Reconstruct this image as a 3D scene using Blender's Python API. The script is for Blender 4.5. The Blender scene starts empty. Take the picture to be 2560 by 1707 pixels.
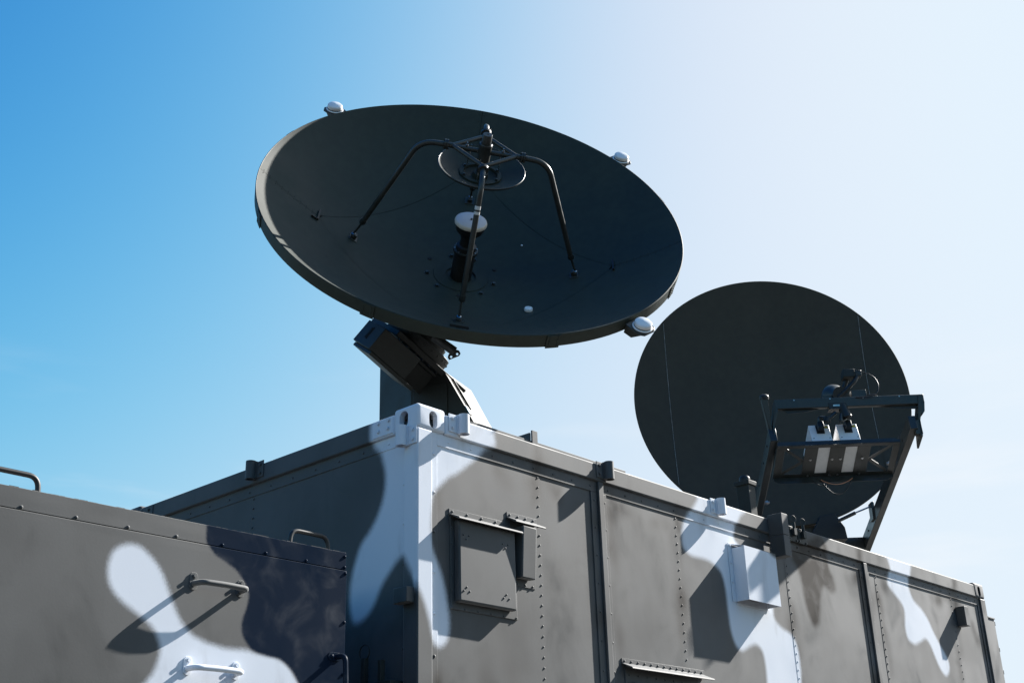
import bpy, bmesh, math, random
import numpy as np
from mathutils import Vector, Matrix, noise

random.seed(7)
V = lambda *a: np.array(a, float)
def unit(a):
    a = np.array(a, float)
    return a / np.linalg.norm(a)

# World frame: origin at the near top corner of the shelter (underside of its corner casting),
# +X runs along the sunlit side, +Y along the shaded end, +Z up, metres.
GROUND_Z = -2.335
SUN = unit((5.2, -1.0, 3.95))          # direction towards the sun

# ------------------------------------------------------------------ camera, sky, sun, exposure
sc = bpy.context.scene
col = sc.collection
cam_d = bpy.data.cameras.new('camera')
cam_d.sensor_fit = 'HORIZONTAL'
cam_d.sensor_width = 36.0
cam_d.lens = 43.386
cam_d.clip_start = 0.05
cam_d.clip_end = 5000.0
cam = bpy.data.objects.new('camera', cam_d)
col.objects.link(cam)
cr = V(0.67904764, -0.73355876, -0.02803312)
cu = V(-0.27041577, -0.28545805, 0.91945039)
cf = V(0.68247316, 0.61677001, 0.39220547)
cam.matrix_world = Matrix(((cr[0], cu[0], -cf[0], -3.57108), (cr[1], cu[1], -cf[1], -3.80821),
                           (cr[2], cu[2], -cf[2], -1.82058), (0, 0, 0, 1)))
sc.camera = cam

world = bpy.data.worlds.new('World')
sc.world = world
world.use_nodes = True
wn, wl = world.node_tree.nodes, world.node_tree.links
wn.clear()
w_out = wn.new('ShaderNodeOutputWorld')
w_bg = wn.new('ShaderNodeBackground')
w_sky = wn.new('ShaderNodeTexSky')
w_sky.sky_type = 'NISHITA'
w_sky.sun_disc = False
w_sky.sun_elevation = math.asin(SUN[2])
w_sky.sun_rotation = math.atan2(SUN[0], SUN[1])
w_sky.altitude = 0
w_sky.air_density = 1.0
w_sky.dust_density = 2.5
w_sky.ozone_density = 1.0
EXPOSURE = 1.6
SKY_STRENGTH = 0.1
# hazy-day response: the same contrast curve for every direction of the sky, levelling off towards the sun
def vmath(op, a, b=None):
    n = wn.new('ShaderNodeVectorMath')
    n.operation = op
    for i, v in enumerate((a, b)):
        if v is None:
            continue
        if hasattr(v, 'is_output'):
            wl.new(v, n.inputs[i])
        else:
            n.inputs[i].default_value = v
    return n.outputs[0]
w_s0 = vmath('SCALE', w_sky.outputs[0])
w_s0.node.inputs[3].default_value = SKY_STRENGTH
w_sp = wn.new('ShaderNodeSeparateXYZ')
wl.new(w_s0, w_sp.inputs[0])
w_cb = wn.new('ShaderNodeCombineXYZ')
for i, gm in enumerate((4.257, 3.229, 3.0)):
    n = wn.new('ShaderNodeMath')
    n.operation = 'POWER'
    wl.new(w_sp.outputs[i], n.inputs[0])
    n.inputs[1].default_value = gm
    wl.new(n.outputs[0], w_cb.inputs[i])
w_y = vmath('MULTIPLY', w_cb.outputs[0], (262.0, 87.0, 68.0))
w_den = vmath('ADD', vmath('MULTIPLY', w_y, (1.275, 1.105, 0.99)), (1.0, 1.0, 1.0))
w_q = vmath('DIVIDE', w_y, w_den)
# faint wisps of high cloud low in the sky
w_tc = wn.new('ShaderNodeTexCoord')
w_map = wn.new('ShaderNodeMapping')
w_map.inputs['Scale'].default_value = (2.2, 2.2, 13.0)
w_map.inputs['Location'].default_value = (3.1, 0.2, 5.3)
wl.new(w_tc.outputs['Generated'], w_map.inputs[0])
w_no = wn.new('ShaderNodeTexNoise')
w_no.inputs['Scale'].default_value = 1.6
w_no.inputs['Detail'].default_value = 6.0
wl.new(w_map.outputs[0], w_no.inputs['Vector'])
w_r1 = wn.new('ShaderNodeMapRange')
w_r1.interpolation_type = 'SMOOTHSTEP'
w_r1.inputs[1].default_value, w_r1.inputs[2].default_value = 0.52, 0.72
w_r1.inputs[4].default_value = 0.4
wl.new(w_no.outputs[0], w_r1.inputs[0])
w_sep = wn.new('ShaderNodeSeparateXYZ')
wl.new(w_tc.outputs['Generated'], w_sep.inputs[0])
w_r2 = wn.new('ShaderNodeMapRange')
w_r2.interpolation_type = 'SMOOTHSTEP'
w_r2.inputs[1].default_value, w_r2.inputs[2].default_value = 0.42, 0.20
wl.new(w_sep.outputs[2], w_r2.inputs[0])
w_cf = wn.new('ShaderNodeMath')
w_cf.operation = 'MULTIPLY'
wl.new(w_r1.outputs[0], w_cf.inputs[0])
wl.new(w_r2.outputs[0], w_cf.inputs[1])
w_mix = wn.new('ShaderNodeMix')
w_mix.data_type = 'RGBA'
wl.new(w_cf.outputs[0], w_mix.inputs[0])
wl.new(w_q, w_mix.inputs[6])
w_mix.inputs[7].default_value = (0.97, 0.98, 1.0, 1.0)
w_fin = vmath('SCALE', w_mix.outputs[2])
w_fin.node.inputs[3].default_value = 1.0 / (SKY_STRENGTH * 2 ** EXPOSURE)
w_bg.inputs['Strength'].default_value = SKY_STRENGTH
wl.new(w_fin, w_bg.inputs[0])
wl.new(w_bg.outputs[0], w_out.inputs[0])

sun_d = bpy.data.lights.new('sun', 'SUN')
sun_d.energy = 4.0
sun_d.angle = math.radians(0.53)
sun_d.color = (1.0, 0.965, 0.915)
sun = bpy.data.objects.new('sun', sun_d)
sun.rotation_euler = Vector(SUN).to_track_quat('Z', 'Y').to_euler()
sun.location = tuple(SUN * 30)
col.objects.link(sun)

sc.view_settings.view_transform = 'Standard'
sc.view_settings.look = 'None'
sc.view_settings.gamma = 1.0
sc.view_settings.use_curve_mapping = False
sc.view_settings.exposure = EXPOSURE
sc.cycles.max_bounces = 6
sc.cycles.use_denoising = True

# ------------------------------------------------------------------ materials
def new_mat(name):
    m = bpy.data.materials.new(name)
    m.use_nodes = True
    nt = m.node_tree
    return m, nt.nodes, nt.links, nt.nodes['Principled BSDF']

def mixc(N, L, fac, a, b, blend='MIX'):
    n = N.new('ShaderNodeMix')
    n.data_type = 'RGBA'
    n.blend_type = blend
    n.clamp_factor = True
    for sock, v in ((n.inputs[0], fac), (n.inputs[6], a), (n.inputs[7], b)):
        if hasattr(v, 'is_output'):
            L.new(v, sock)
        else:
            sock.default_value = v if not isinstance(v, tuple) else (*v, 1.0)
    return n.outputs[2]

def noise_fac(N, L, coord, scale, detail=4.0, lo=0.35, hi=0.65, rough=0.55, stretch=None, dist=0.0):
    src = coord
    if stretch:
        mp = N.new('ShaderNodeMapping')
        mp.inputs['Scale'].default_value = stretch
        L.new(coord, mp.inputs[0])
        src = mp.outputs[0]
    t = N.new('ShaderNodeTexNoise')
    t.inputs['Scale'].default_value = scale
    t.inputs['Detail'].default_value = detail
    t.inputs['Roughness'].default_value = rough
    t.inputs['Distortion'].default_value = dist
    L.new(src, t.inputs['Vector'])
    r = N.new('ShaderNodeMapRange')
    r.interpolation_type = 'SMOOTHSTEP'
    r.inputs[1].default_value = lo
    r.inputs[2].default_value = hi
    L.new(t.outputs[0], r.inputs[0])
    return r.outputs[0]

def math_n(N, L, op, a, b=None, c=None, clamp=False):
    n = N.new('ShaderNodeMath')
    n.operation = op
    n.use_clamp = clamp
    for i, v in enumerate((a, b, c)):
        if v is None:
            continue
        if hasattr(v, 'is_output'):
            L.new(v, n.inputs[i])
        else:
            n.inputs[i].default_value = v
    return n.outputs[0]

def plain(name, colour, rough=0.5, metal=0.0, spec=0.5, vary=0.25, scale=9.0, bump=0.0, rvary=0.12):
    m, N, L, B = new_mat(name)
    geo = N.new('ShaderNodeNewGeometry').outputs['Position']
    f = noise_fac(N, L, geo, scale, 5.0, 0.3, 0.7)
    f2 = noise_fac(N, L, geo, scale * 7.0, 3.0, 0.35, 0.65)
    ff = math_n(N, L, 'MULTIPLY_ADD', f2, 0.35, math_n(N, L, 'MULTIPLY', f, 0.65))
    dark = tuple(c * (1 - vary) for c in colour)
    light = tuple(min(1, c * (1 + vary)) for c in colour)
    L.new(mixc(N, L, ff, dark, light), B.inputs['Base Color'])
    L.new(math_n(N, L, 'MULTIPLY_ADD', f, rvary, rough - rvary / 2), B.inputs['Roughness'])
    B.inputs['Metallic'].default_value = metal
    B.inputs['Specular IOR Level'].default_value = spec
    if bump:
        bp = N.new('ShaderNodeBump')
        bp.inputs['Strength'].default_value = bump
        bp.inputs['Distance'].default_value = 0.002
        L.new(f2, bp.inputs['Height'])
        L.new(bp.outputs[0], B.inputs['Normal'])
    return m

GREY = (0.033, 0.035, 0.035)
WHITE = (0.66, 0.695, 0.755)

def camo_material():
    m, N, L, B = new_mat('sprayed_camouflage_paint')
    geo = N.new('ShaderNodeNewGeometry').outputs['Position']
    at = N.new('ShaderNodeAttribute')
    at.attribute_name = 'camo'
    sep = N.new('ShaderNodeSeparateColor')
    L.new(at.outputs['Color'], sep.inputs[0])
    # grey base: broad tonal drift, hazy soot-like patches, fine speckle
    broad = noise_fac(N, L, geo, 1.6, 3.0, 0.3, 0.7)
    patch = noise_fac(N, L, geo, 3.6, 4.0, 0.47, 0.76, dist=0.5, stretch=(1.0, 1.0, 0.7))
    speck = noise_fac(N, L, geo, 130.0, 2.0, 0.3, 0.7)
    streak = noise_fac(N, L, geo, 5.0, 4.0, 0.48, 0.72, stretch=(2.2, 2.2, 0.35))
    g = mixc(N, L, broad, tuple(c * 0.72 for c in GREY), tuple(c * 1.25 for c in GREY))
    g = mixc(N, L, math_n(N, L, 'MULTIPLY', patch, 0.30), g, (0.016, 0.017, 0.017))
    g = mixc(N, L, math_n(N, L, 'MULTIPLY', streak, 0.22), g, (0.055, 0.056, 0.056))
    g = mixc(N, L, math_n(N, L, 'MULTIPLY', speck, 0.12), g, (0.024, 0.025, 0.025))
    # brown-black worn stain (channel B)
    stain_n = noise_fac(N, L, geo, 6.5, 5.0, 0.25, 0.62, dist=0.8)
    st = math_n(N, L, 'MULTIPLY', sep.outputs[2], math_n(N, L, 'MULTIPLY_ADD', stain_n, 0.28, 0.74))
    g = mixc(N, L, st, g, (0.026, 0.018, 0.012))
    # white patches, edge roughened by overspray
    edge = noise_fac(N, L, geo, 240.0, 2.0, 0.25, 0.75)
    wv = math_n(N, L, 'ADD', sep.outputs[0], math_n(N, L, 'MULTIPLY_ADD', edge, 0.16, -0.08))
    wr = N.new('ShaderNodeMapRange')
    wr.interpolation_type = 'SMOOTHSTEP'
    wr.inputs[1].default_value = 0.08
    wr.inputs[2].default_value = 0.92
    L.new(wv, wr.inputs[0])
    grime = noise_fac(N, L, geo, 3.4, 5.0, 0.54, 0.76, stretch=(1.6, 1.6, 0.6), dist=0.8)
    wcol = mixc(N, L, math_n(N, L, 'MULTIPLY', grime, 0.52), WHITE, (0.42, 0.43, 0.45))
    c = mixc(N, L, wr.outputs[0], g, wcol)
    # navy-black patches, with a cloudy sheen put into colour and gloss
    nv = math_n(N, L, 'ADD', sep.outputs[1], math_n(N, L, 'MULTIPLY_ADD', edge, 0.16, -0.08))
    nr = N.new('ShaderNodeMapRange')
    nr.interpolation_type = 'SMOOTHSTEP'
    nr.inputs[1].default_value = 0.08
    nr.inputs[2].default_value = 0.92
    L.new(nv, nr.inputs[0])
    navy_sheen = noise_fac(N, L, geo, 7.0, 3.5, 0.46, 0.86, dist=0.5)
    ncol = mixc(N, L, math_n(N, L, 'MULTIPLY', navy_sheen, 0.6), (0.007, 0.015, 0.031), (0.018, 0.027, 0.044))
    c = mixc(N, L, nr.outputs[0], c, ncol)
    L.new(c, B.inputs['Base Color'])
    ro = math_n(N, L, 'MULTIPLY_ADD', patch, -0.16, 0.70)
    ro = math_n(N, L, 'ADD', ro, math_n(N, L, 'MULTIPLY_ADD', broad, 0.08, -0.04))
    ro = math_n(N, L, 'SUBTRACT', ro, math_n(N, L, 'MULTIPLY', st, 0.15))
    gl = math_n(N, L, 'MULTIPLY', nr.outputs[0], math_n(N, L, 'MULTIPLY_ADD', navy_sheen, -0.08, 0.30))
    L.new(math_n(N, L, 'SUBTRACT', ro, gl), B.inputs['Roughness'])
    lv = math_n(N, L, 'MULTIPLY_ADD', wr.outputs[0], -0.55, 0.80)
    nav = math_n(N, L, 'MULTIPLY', nr.outputs[0], math_n(N, L, 'MULTIPLY_ADD', navy_sheen, -0.20, 0.97))
    keep = math_n(N, L, 'SUBTRACT', 1.0, nav)
    keep2 = math_n(N, L, 'MULTIPLY', keep, math_n(N, L, 'MULTIPLY_ADD', st, -0.80, 1.0))
    keep2 = math_n(N, L, 'MULTIPLY', keep2, math_n(N, L, 'MULTIPLY_ADD', patch, -0.44, 1.0))
    keep2 = math_n(N, L, 'MULTIPLY', keep2, math_n(N, L, 'MULTIPLY_ADD', broad, 0.32, 0.86))
    L.new(math_n(N, L, 'MULTIPLY', lv, keep2), B.inputs['Specular IOR Level'])
    # chalky, dusty surface
    B.inputs['Sheen Roughness'].default_value = 0.42
    L.new(math_n(N, L, 'MULTIPLY', keep2, 0.38), B.inputs['Sheen Weight'])
    bp = N.new('ShaderNodeBump')
    bp.inputs['Strength'].default_value = 0.035
    bp.inputs['Distance'].default_value = 0.001
    L.new(speck, bp.inputs['Height'])
    L.new(bp.outputs[0], B.inputs['Normal'])
    return m

M = {}
M['camo'] = camo_material()
M['dish'] = plain('dark_green_dish_paint', (0.031, 0.039, 0.031), 0.58, spec=0.28, vary=0.18, scale=2.5)
M['dish2'] = plain('dark_grey_dish_paint', (0.068, 0.061, 0.048), 0.80, spec=0.12, vary=0.10, scale=2.5)
M['strut'] = plain('dark_green_metal', (0.030, 0.033, 0.031), 0.38, vary=0.25, scale=14)
M['seam'] = plain('joint_sealant', (0.010, 0.011, 0.011), 0.7, vary=0.2)
M['pedestal'] = plain('olive_pedestal_paint', (0.024, 0.027, 0.025), 0.58, spec=0.38, vary=0.15, scale=5)
M['dome'] = plain('white_radome_plastic', (0.80, 0.81, 0.83), 0.35, vary=0.03)
M['cap'] = plain('pale_feed_window', (0.62, 0.66, 0.74), 0.45, vary=0.03)
M['rim'] = plain('cream_plastic', (0.70, 0.66, 0.58), 0.4, vary=0.05)
M['rubber'] = plain('black_rubber', (0.014, 0.014, 0.014), 0.5, vary=0.3)
M['steel'] = plain('worn_steel', (0.42, 0.42, 0.42), 0.32, metal=1.0, vary=0.2, scale=30)
M['boxwhite'] = plain('white_enamel', (0.84, 0.83, 0.82), 0.4, vary=0.05, scale=20)
M['copper'] = plain('copper_braid', (0.55, 0.25, 0.14), 0.4, vary=0.2)
M['yellow'] = plain('yellow_sticker', (0.62, 0.46, 0.04), 0.5, vary=0.05)
M['label'] = plain('printed_label', (0.30, 0.31, 0.34), 0.5, vary=0.5, scale=160)
M['inside'] = plain('shadowed_cavity', (0.05, 0.055, 0.06), 0.8, vary=0.2)
M['roof'] = plain('roof_paint', (0.13, 0.13, 0.125), 0.55, vary=0.2, scale=3)
M['jointgrey'] = plain('rubbed_joint_edge', (0.42, 0.41, 0.39), 0.7, spec=0.2, vary=0.5, scale=22)
M['tape'] = plain('white_marking', (0.6, 0.6, 0.6), 0.5, vary=0.1)

def ground_material():
    m, N, L, B = new_mat('worn_asphalt')
    geo = N.new('ShaderNodeNewGeometry').outputs['Position']
    a = noise_fac(N, L, geo, 0.35, 5.0)
    b = noise_fac(N, L, geo, 14.0, 6.0)
    c = mixc(N, L, a, (0.046, 0.043, 0.038), (0.036, 0.035, 0.031))
    c = mixc(N, L, b, c, (0.060, 0.057, 0.052))
    L.new(c, B.inputs['Base Color'])
    B.inputs['Roughness'].default_value = 0.95
    bp = N.new('ShaderNodeBump')
    bp.inputs['Distance'].default_value = 0.03
    L.new(b, bp.inputs['Height'])
    L.new(bp.outputs[0], B.inputs['Normal'])
    return m
M['ground'] = ground_material()

# ------------------------------------------------------------------ mesh collector
class MB:
    def __init__(s):
        s.v, s.f = [], []
    def add(s, vs, fs):
        o = len(s.v)
        s.v += [tuple(float(c) for c in p) for p in vs]
        s.f += [tuple(o + i for i in f) for f in fs]
        return s
    def box(s, lo, hi):
        x0, y0, z0 = lo
        x1, y1, z1 = hi
        return s.add([(x0, y0, z0), (x1, y0, z0), (x1, y1, z0), (x0, y1, z0), (x0, y0, z1), (x1, y0, z1), (x1, y1, z1), (x0, y1, z1)],
                     [(0, 3, 2, 1), (4, 5, 6, 7), (0, 1, 5, 4), (1, 2, 6, 5), (2, 3, 7, 6), (3, 0, 4, 7)])
    def fbox(s, o, ax, lo, hi):            # box in the frame o + a*ax0 + b*ax1 + c*ax2
        a = MB().box(lo, hi)
        return s.add([o + p[0] * ax[0] + p[1] * ax[1] + p[2] * ax[2] for p in a.v], a.f)
    def gbox(s, lo, hi, step):             # box with every side cut into cells of about `step`
        lo, hi = np.array(lo, float), np.array(hi, float)
        n = [max(1, int(round(d / step))) for d in hi - lo]
        for ax in range(3):
            a, b = [(1, 2), (2, 0), (0, 1)][ax]
            for end in (0, 1):
                vs, fs = [], []
                for i in range(n[a] + 1):
                    for j in range(n[b] + 1):
                        p = lo.copy()
                        p[ax] = (lo, hi)[end][ax]
                        p[a] += (hi - lo)[a] * i / n[a]
                        p[b] += (hi - lo)[b] * j / n[b]
                        vs.append(p)
                w = n[b] + 1
                for i in range(n[a]):
                    for j in range(n[b]):
                        q = (i * w + j, (i + 1) * w + j, (i + 1) * w + j + 1, i * w + j + 1)
                        fs.append(q if end else q[::-1])
                s.add(vs, fs)
        return s
    def grid(s, fn, us, vs_, flip=False):
        o, w = [], len(vs_)
        for a in us:
            for b in vs_:
                o.append(fn(a, b))
        fs = []
        for i in range(len(us) - 1):
            for j in range(w - 1):
                q = (i * w + j, (i + 1) * w + j, (i + 1) * w + j + 1, i * w + j + 1)
                fs.append(q[::-1] if flip else q)
        return s.add(o, fs)
    def prism(s, pts, vec):                # closed polygon pushed along vec
        n = len(pts)
        pts = [np.array(p, float) for p in pts]
        return s.add(pts + [p + np.array(vec, float) for p in pts],
                     [tuple(range(n))[::-1], tuple(range(n, 2 * n))] + [(i, (i + 1) % n, n + (i + 1) % n, n + i) for i in range(n)])
    def tube(s, path, r, n=10, caps=True):
        P = [np.array(p, float) for p in path]
        rs = r if hasattr(r, '__len__') else [r] * len(P)
        t0 = unit(P[1] - P[0])
        u = np.cross(t0, (0, 0, 1))
        if np.linalg.norm(u) < 0.1:
            u = np.cross(t0, (1, 0, 0))
        u = unit(u)
        vs = []
        for i, p in enumerate(P):
            t = unit(P[min(i + 1, len(P) - 1)] - P[max(i - 1, 0)])
            u = unit(u - t * (u @ t))
            w = np.cross(t, u)
            for k in range(n):
                a = 2 * math.pi * k / n
                vs.append(p + rs[i] * (math.cos(a) * u + math.sin(a) * w))
        fs = []
        for i in range(len(P) - 1):
            for k in range(n):
                k2 = (k + 1) % n
                fs.append((i * n + k, i * n + k2, (i + 1) * n + k2, (i + 1) * n + k))
        if caps:
            fs += [tuple(range(n))[::-1], tuple((len(P) - 1) * n + k for k in range(n))]
        return s.add(vs, fs)
    def lathe(s, prof, o, axis, n=32, u=None):   # prof: (radius, height along axis)
        axis = unit(axis)
        if u is None:
            u = np.cross(axis, (0, 0, 1))
            if np.linalg.norm(u) < 0.1:
                u = np.cross(axis, (1, 0, 0))
        u = unit(u)
        w = np.cross(axis, u)
        vs, fs = [], []
        for r, h in prof:
            for k in range(n):
                a = 2 * math.pi * k / n
                vs.append(o + axis * h + max(r, 1e-5) * (math.cos(a) * u + math.sin(a) * w))
        for i in range(len(prof) - 1):
            for k in range(n):
                k2 = (k + 1) % n
                fs.append((i * n + k, i * n + k2, (i + 1) * n + k2, (i + 1) * n + k))
        return s.add(vs, fs)
    def rivet(s, p, nrm, r=0.006, h=0.0045):
        return s.lathe([(r, -0.001), (r, h * 0.35), (r * 0.72, h * 0.8), (0, h)], np.array(p, float), nrm, 8)

def arc_path(pts, rad, n=6):               # polyline with rounded bends
    P = [np.array(p, float) for p in pts]
    out = [P[0]]
    for i in range(1, len(P) - 1):
        a, b = unit(P[i - 1] - P[i]), unit(P[i + 1] - P[i])
        d = min(rad, 0.48 * np.linalg.norm(P[i - 1] - P[i]), 0.48 * np.linalg.norm(P[i + 1] - P[i]))
        A, C_ = P[i] + a * d, P[i] + b * d
        for k in range(n + 1):
            t = k / n
            out.append((1 - t) ** 2 * A + 2 * t * (1 - t) * P[i] + t * t * C_)
    out.append(P[-1])
    return out

# ------------------------------------------------------------------ camouflage outlines (metres on the faces)
SIDE_WHITE_CORNER = [(-0.024, 0.148), (0.513, 0.194), (0.495, 0.085), (0.502, 0.026), (0.441, -0.007), (0.388, -0.060), (0.310, -0.123), (0.260, -0.160), (0.206, -0.191), (0.143, -0.249), (0.101, -0.297), (0.083, -0.413), (0.090, -0.501), (0.114, -0.559), (0.148, -0.611), (0.178, -0.691), (0.197, -0.773), (0.205, -0.854), (0.190, -0.917), (0.154, -0.946), (0.117, -0.943), (0.091, -0.912), (0.070, -0.845), (0.040, -0.771), (-0.002, -0.697), (-0.032, -0.607)]
SIDE_WHITE_MID = [(2.175, 0.130), (2.175, 0.079), (2.110, 0.008), (2.048, -0.069), (2.018, -0.145), (2.026, -0.222), (2.094, -0.254), (2.214, -0.254), (2.303, -0.268), (2.376, -0.309), (2.406, -0.394), (2.411, -0.506), (2.422, -0.625), (2.460, -0.707), (2.521, -0.730), (2.605, -0.697), (2.676, -0.681), (2.733, -0.714), (2.751, -0.791), (2.747, -0.894), (2.722, -1.099), (3.096, -1.077), (3.124, -0.864), (3.138, -0.782), (3.130, -0.656), (3.078, -0.584), (2.989, -0.558), (2.932, -0.532), (2.900, -0.493), (2.887, -0.405), (2.759, -0.280), (2.614, -0.136), (2.547, -0.087), (2.556, -0.014), (2.607, 0.055), (2.642, 0.110)]
SIDE_WHITE_FAR = [(4.458, 0.103), (4.466, 0.083), (4.486, 0.007), (4.449, -0.081), (4.503, -0.131), (4.608, -0.192), (4.650, -0.253), (4.623, -0.362), (4.641, -0.442), (4.731, -0.469), (4.831, -0.442), (4.916, -0.413), (4.979, -0.448), (5.026, -0.526), (5.089, -0.611), (5.153, -0.646), (5.210, -0.625), (5.240, -0.572), (5.222, -0.515), (5.130, -0.424), (5.056, -0.339), (5.005, -0.269), (4.932, -0.210), (4.820, -0.157), (4.773, -0.079), (4.773, -0.011), (4.819, 0.085), (4.826, 0.108)]
SIDE_STAIN_MID = [(3.176, -0.094), (3.232, -0.160), (3.269, -0.244), (3.285, -0.360), (3.329, -0.471), (3.379, -0.502), (3.441, -0.458), (3.494, -0.303), (3.551, -0.228), (3.634, -0.255), (3.694, -0.231), (3.689, -0.163), (3.644, -0.100), (3.623, -0.002), (3.594, 0.064), (3.510, 0.089), (3.219, -0.027)]
SIDE_STAIN_FAR = [(5.331, -0.074), (5.405, -0.091), (5.465, -0.145), (5.554, -0.179), (5.646, -0.105), (5.625, -0.054), (5.541, -0.002), (5.590, 0.095), (5.513, 0.084), (5.458, -0.004)]
SIDE_STAIN_END = [(5.752, -0.209), (5.762, -0.288), (5.812, -0.372), (5.850, -0.332), (5.826, -0.237), (5.801, -0.195)]
BOX_WHITE = [(-1.436, -0.851), (-1.434, -0.819), (-1.418, -0.780), (-1.373, -0.754), (-1.325, -0.754), (-1.280, -0.780), (-1.240, -0.817), (-1.211, -0.862), (-1.188, -0.907), (-1.166, -0.947), (-1.131, -0.996), (-1.083, -1.034), (-1.018, -1.054), (-0.939, -1.065), (-0.859, -1.062), (-0.791, -1.069), (-0.721, -1.074), (-0.663, -1.102), (-0.625, -1.144), (-0.613, -1.160), (-0.600, -1.203), (-1.246, -1.250), (-1.255, -1.211), (-1.230, -1.173), (-1.211, -1.115), (-1.215, -1.074), (-1.237, -1.035), (-1.270, -1.007), (-1.308, -0.985), (-1.370, -0.951), (-1.408, -0.920), (-1.429, -0.887)]
BOX_NAVY = [(-1.055, -0.579), (-1.057, -0.632), (-1.055, -0.683), (-1.039, -0.714), (-1.010, -0.738), (-0.962, -0.759), (-0.912, -0.786), (-0.875, -0.827), (-0.859, -0.864), (-0.866, -0.910), (-0.880, -0.951), (-0.881, -0.996), (-0.861, -1.032), (-0.825, -1.062), (-0.763, -1.075), (-0.699, -1.083), (-0.647, -1.117), (-0.609, -1.165), (-0.600, -1.203), (-0.347, -1.184), (-0.343, -0.791), (-0.351, -0.477), (-0.754, -0.506)]
END_WHITE = [(-0.040, 0.143), (0.297, 0.147), (0.316, 0.097), (0.320, 0.041), (0.308, -0.014), (0.268, -0.055), (0.248, -0.106), (0.233, -0.160), (0.234, -0.225), (0.252, -0.290), (0.286, -0.353), (0.336, -0.411), (0.392, -0.459), (0.425, -0.523), (0.448, -0.582), (0.462, -0.648), (0.459, -0.728), (0.440, -0.789), (0.410, -0.805), (0.362, -0.793), (0.315, -0.760), (0.282, -0.716), (0.244, -0.659), (0.193, -0.610), (0.152, -0.575), (0.119, -0.560), (0.091, -0.567), (0.067, -0.601), (0.040, -0.645), (-0.005, -0.702), (-0.040, -0.609)]

def smooth_poly(poly, sub=5):
    P = np.array(poly)
    n = len(P)
    out = []
    for i in range(n):
        p0, p1, p2, p3 = P[i - 1], P[i], P[(i + 1) % n], P[(i + 2) % n]
        for k in range(sub):
            t = k / sub
            out.append(0.5 * (2 * p1 + (p2 - p0) * t + (2 * p0 - 5 * p1 + 4 * p2 - p3) * t * t + (3 * p1 - p0 - 3 * p2 + p3) * t ** 3))
    return np.array(out)

def sdf(poly, Q):                           # signed distance, negative inside
    A = poly
    B_ = np.roll(poly, -1, axis=0)
    d2 = np.full(len(Q), 1e9)
    ins = np.zeros(len(Q), bool)
    for a, b in zip(A, B_):
        e = b - a
        w = Q - a
        t = np.clip((w @ e) / max(e @ e, 1e-12), 0, 1)
        d2 = np.minimum(d2, ((w - t[:, None] * e) ** 2).sum(1))
        c = ((a[1] > Q[:, 1]) != (b[1] > Q[:, 1]))
        with np.errstate(divide='ignore', invalid='ignore'):
            xi = (b[0] - a[0]) * (Q[:, 1] - a[1]) / (b[1] - a[1]) + a[0]
        ins ^= c & (Q[:, 0] < xi)
    d = np.sqrt(d2)
    return np.where(ins, -d, d)

POLY = {k: smooth_poly(globals()[k]) for k in ('SIDE_WHITE_CORNER', 'SIDE_WHITE_MID', 'SIDE_WHITE_FAR', 'SIDE_STAIN_MID',
        'SIDE_STAIN_FAR', 'SIDE_STAIN_END', 'BOX_WHITE', 'BOX_NAVY', 'END_WHITE')}

def cover(names, Q, soft):
    d = np.full(len(Q), 1e9)
    for nme in names:
        d = np.minimum(d, sdf(POLY[nme], Q))
    return np.clip(0.5 - d / soft, 0, 1)

def paint(me, scheme):
    n = len(me.vertices)
    co = np.empty(n * 3)
    me.vertices.foreach_get('co', co)
    co = co.reshape(n, 3)
    c = np.zeros((n, 4))
    c[:, 3] = 1
    if scheme == 'shelter':
        Q = co[:, [0, 2]]
        c[:, 0] = cover(('SIDE_WHITE_CORNER', 'SIDE_WHITE_MID', 'SIDE_WHITE_FAR'), Q, 0.052)
        c[:, 2] = cover(('SIDE_STAIN_MID',), Q, 0.045) + 0.6 * cover(('SIDE_STAIN_FAR', 'SIDE_STAIN_END'), Q, 0.06)
        gr = np.zeros(n)
        for xs_, wd in ((0.818, .075), (1.963, .085), (3.111, .08), (4.281, .07), (5.452, .085), (1.225, .06), (1.37, .07), (4.06, .06), (4.19, .06), (0.13, .05), (5.92, .07)):
            gr = np.maximum(gr, np.exp(-((Q[:, 0] - xs_) / wd) ** 2))
        gr = np.maximum(gr, 0.9 * np.exp(-((Q[:, 1] + 0.10) / 0.07) ** 2))
        gr = np.maximum(gr, 0.55 * np.exp(-((Q[:, 1] + 1.15) / 0.22) ** 2))
        gr = np.maximum(gr, 0.16)
        nz = np.array([noise.noise(Vector((p[0] * 4.1, 0.0, p[2] * 2.6))) + 0.5 * noise.noise(Vector((p[0] * 11.0, 4.0, p[2] * 7.0))) for p in co])
        c[:, 2] = np.clip(c[:, 2] + 0.95 * gr * np.clip(nz * 1.3 + 0.22, 0, 1), 0, 1)
        e = (co[:, 0] < 0.03) & (co[:, 1] > 0.035)
        if e.any():
            c[e, 0] = cover(('END_WHITE',), co[e][:, [1, 2]], 0.060)
            c[e, 2] = 0
    elif scheme == 'box':
        Q = co[:, [0, 2]]
        c[:, 0] = cover(('BOX_WHITE',), Q, 0.042)
        c[:, 1] = cover(('BOX_NAVY',), Q, 0.022)
    elif scheme == 'white':
        c[:, 0] = 1
    elif scheme == 'white_grey_corner':  # white turning grey towards the upper right corner
        Q = co[:, [0, 2]]
        d = np.sqrt(((Q - (2.86, -0.11)) / (1.25, 0.75)) ** 2 @ np.ones(2)) - 0.085
        c[:, 0] = np.clip(0.5 + d / 0.05, 0, 1)
    elif scheme == 'navy':
        c[:, 1] = 1
    a = me.attributes.new('camo', 'FLOAT_COLOR', 'POINT')
    a.data.foreach_set('color', c.ravel())

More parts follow.
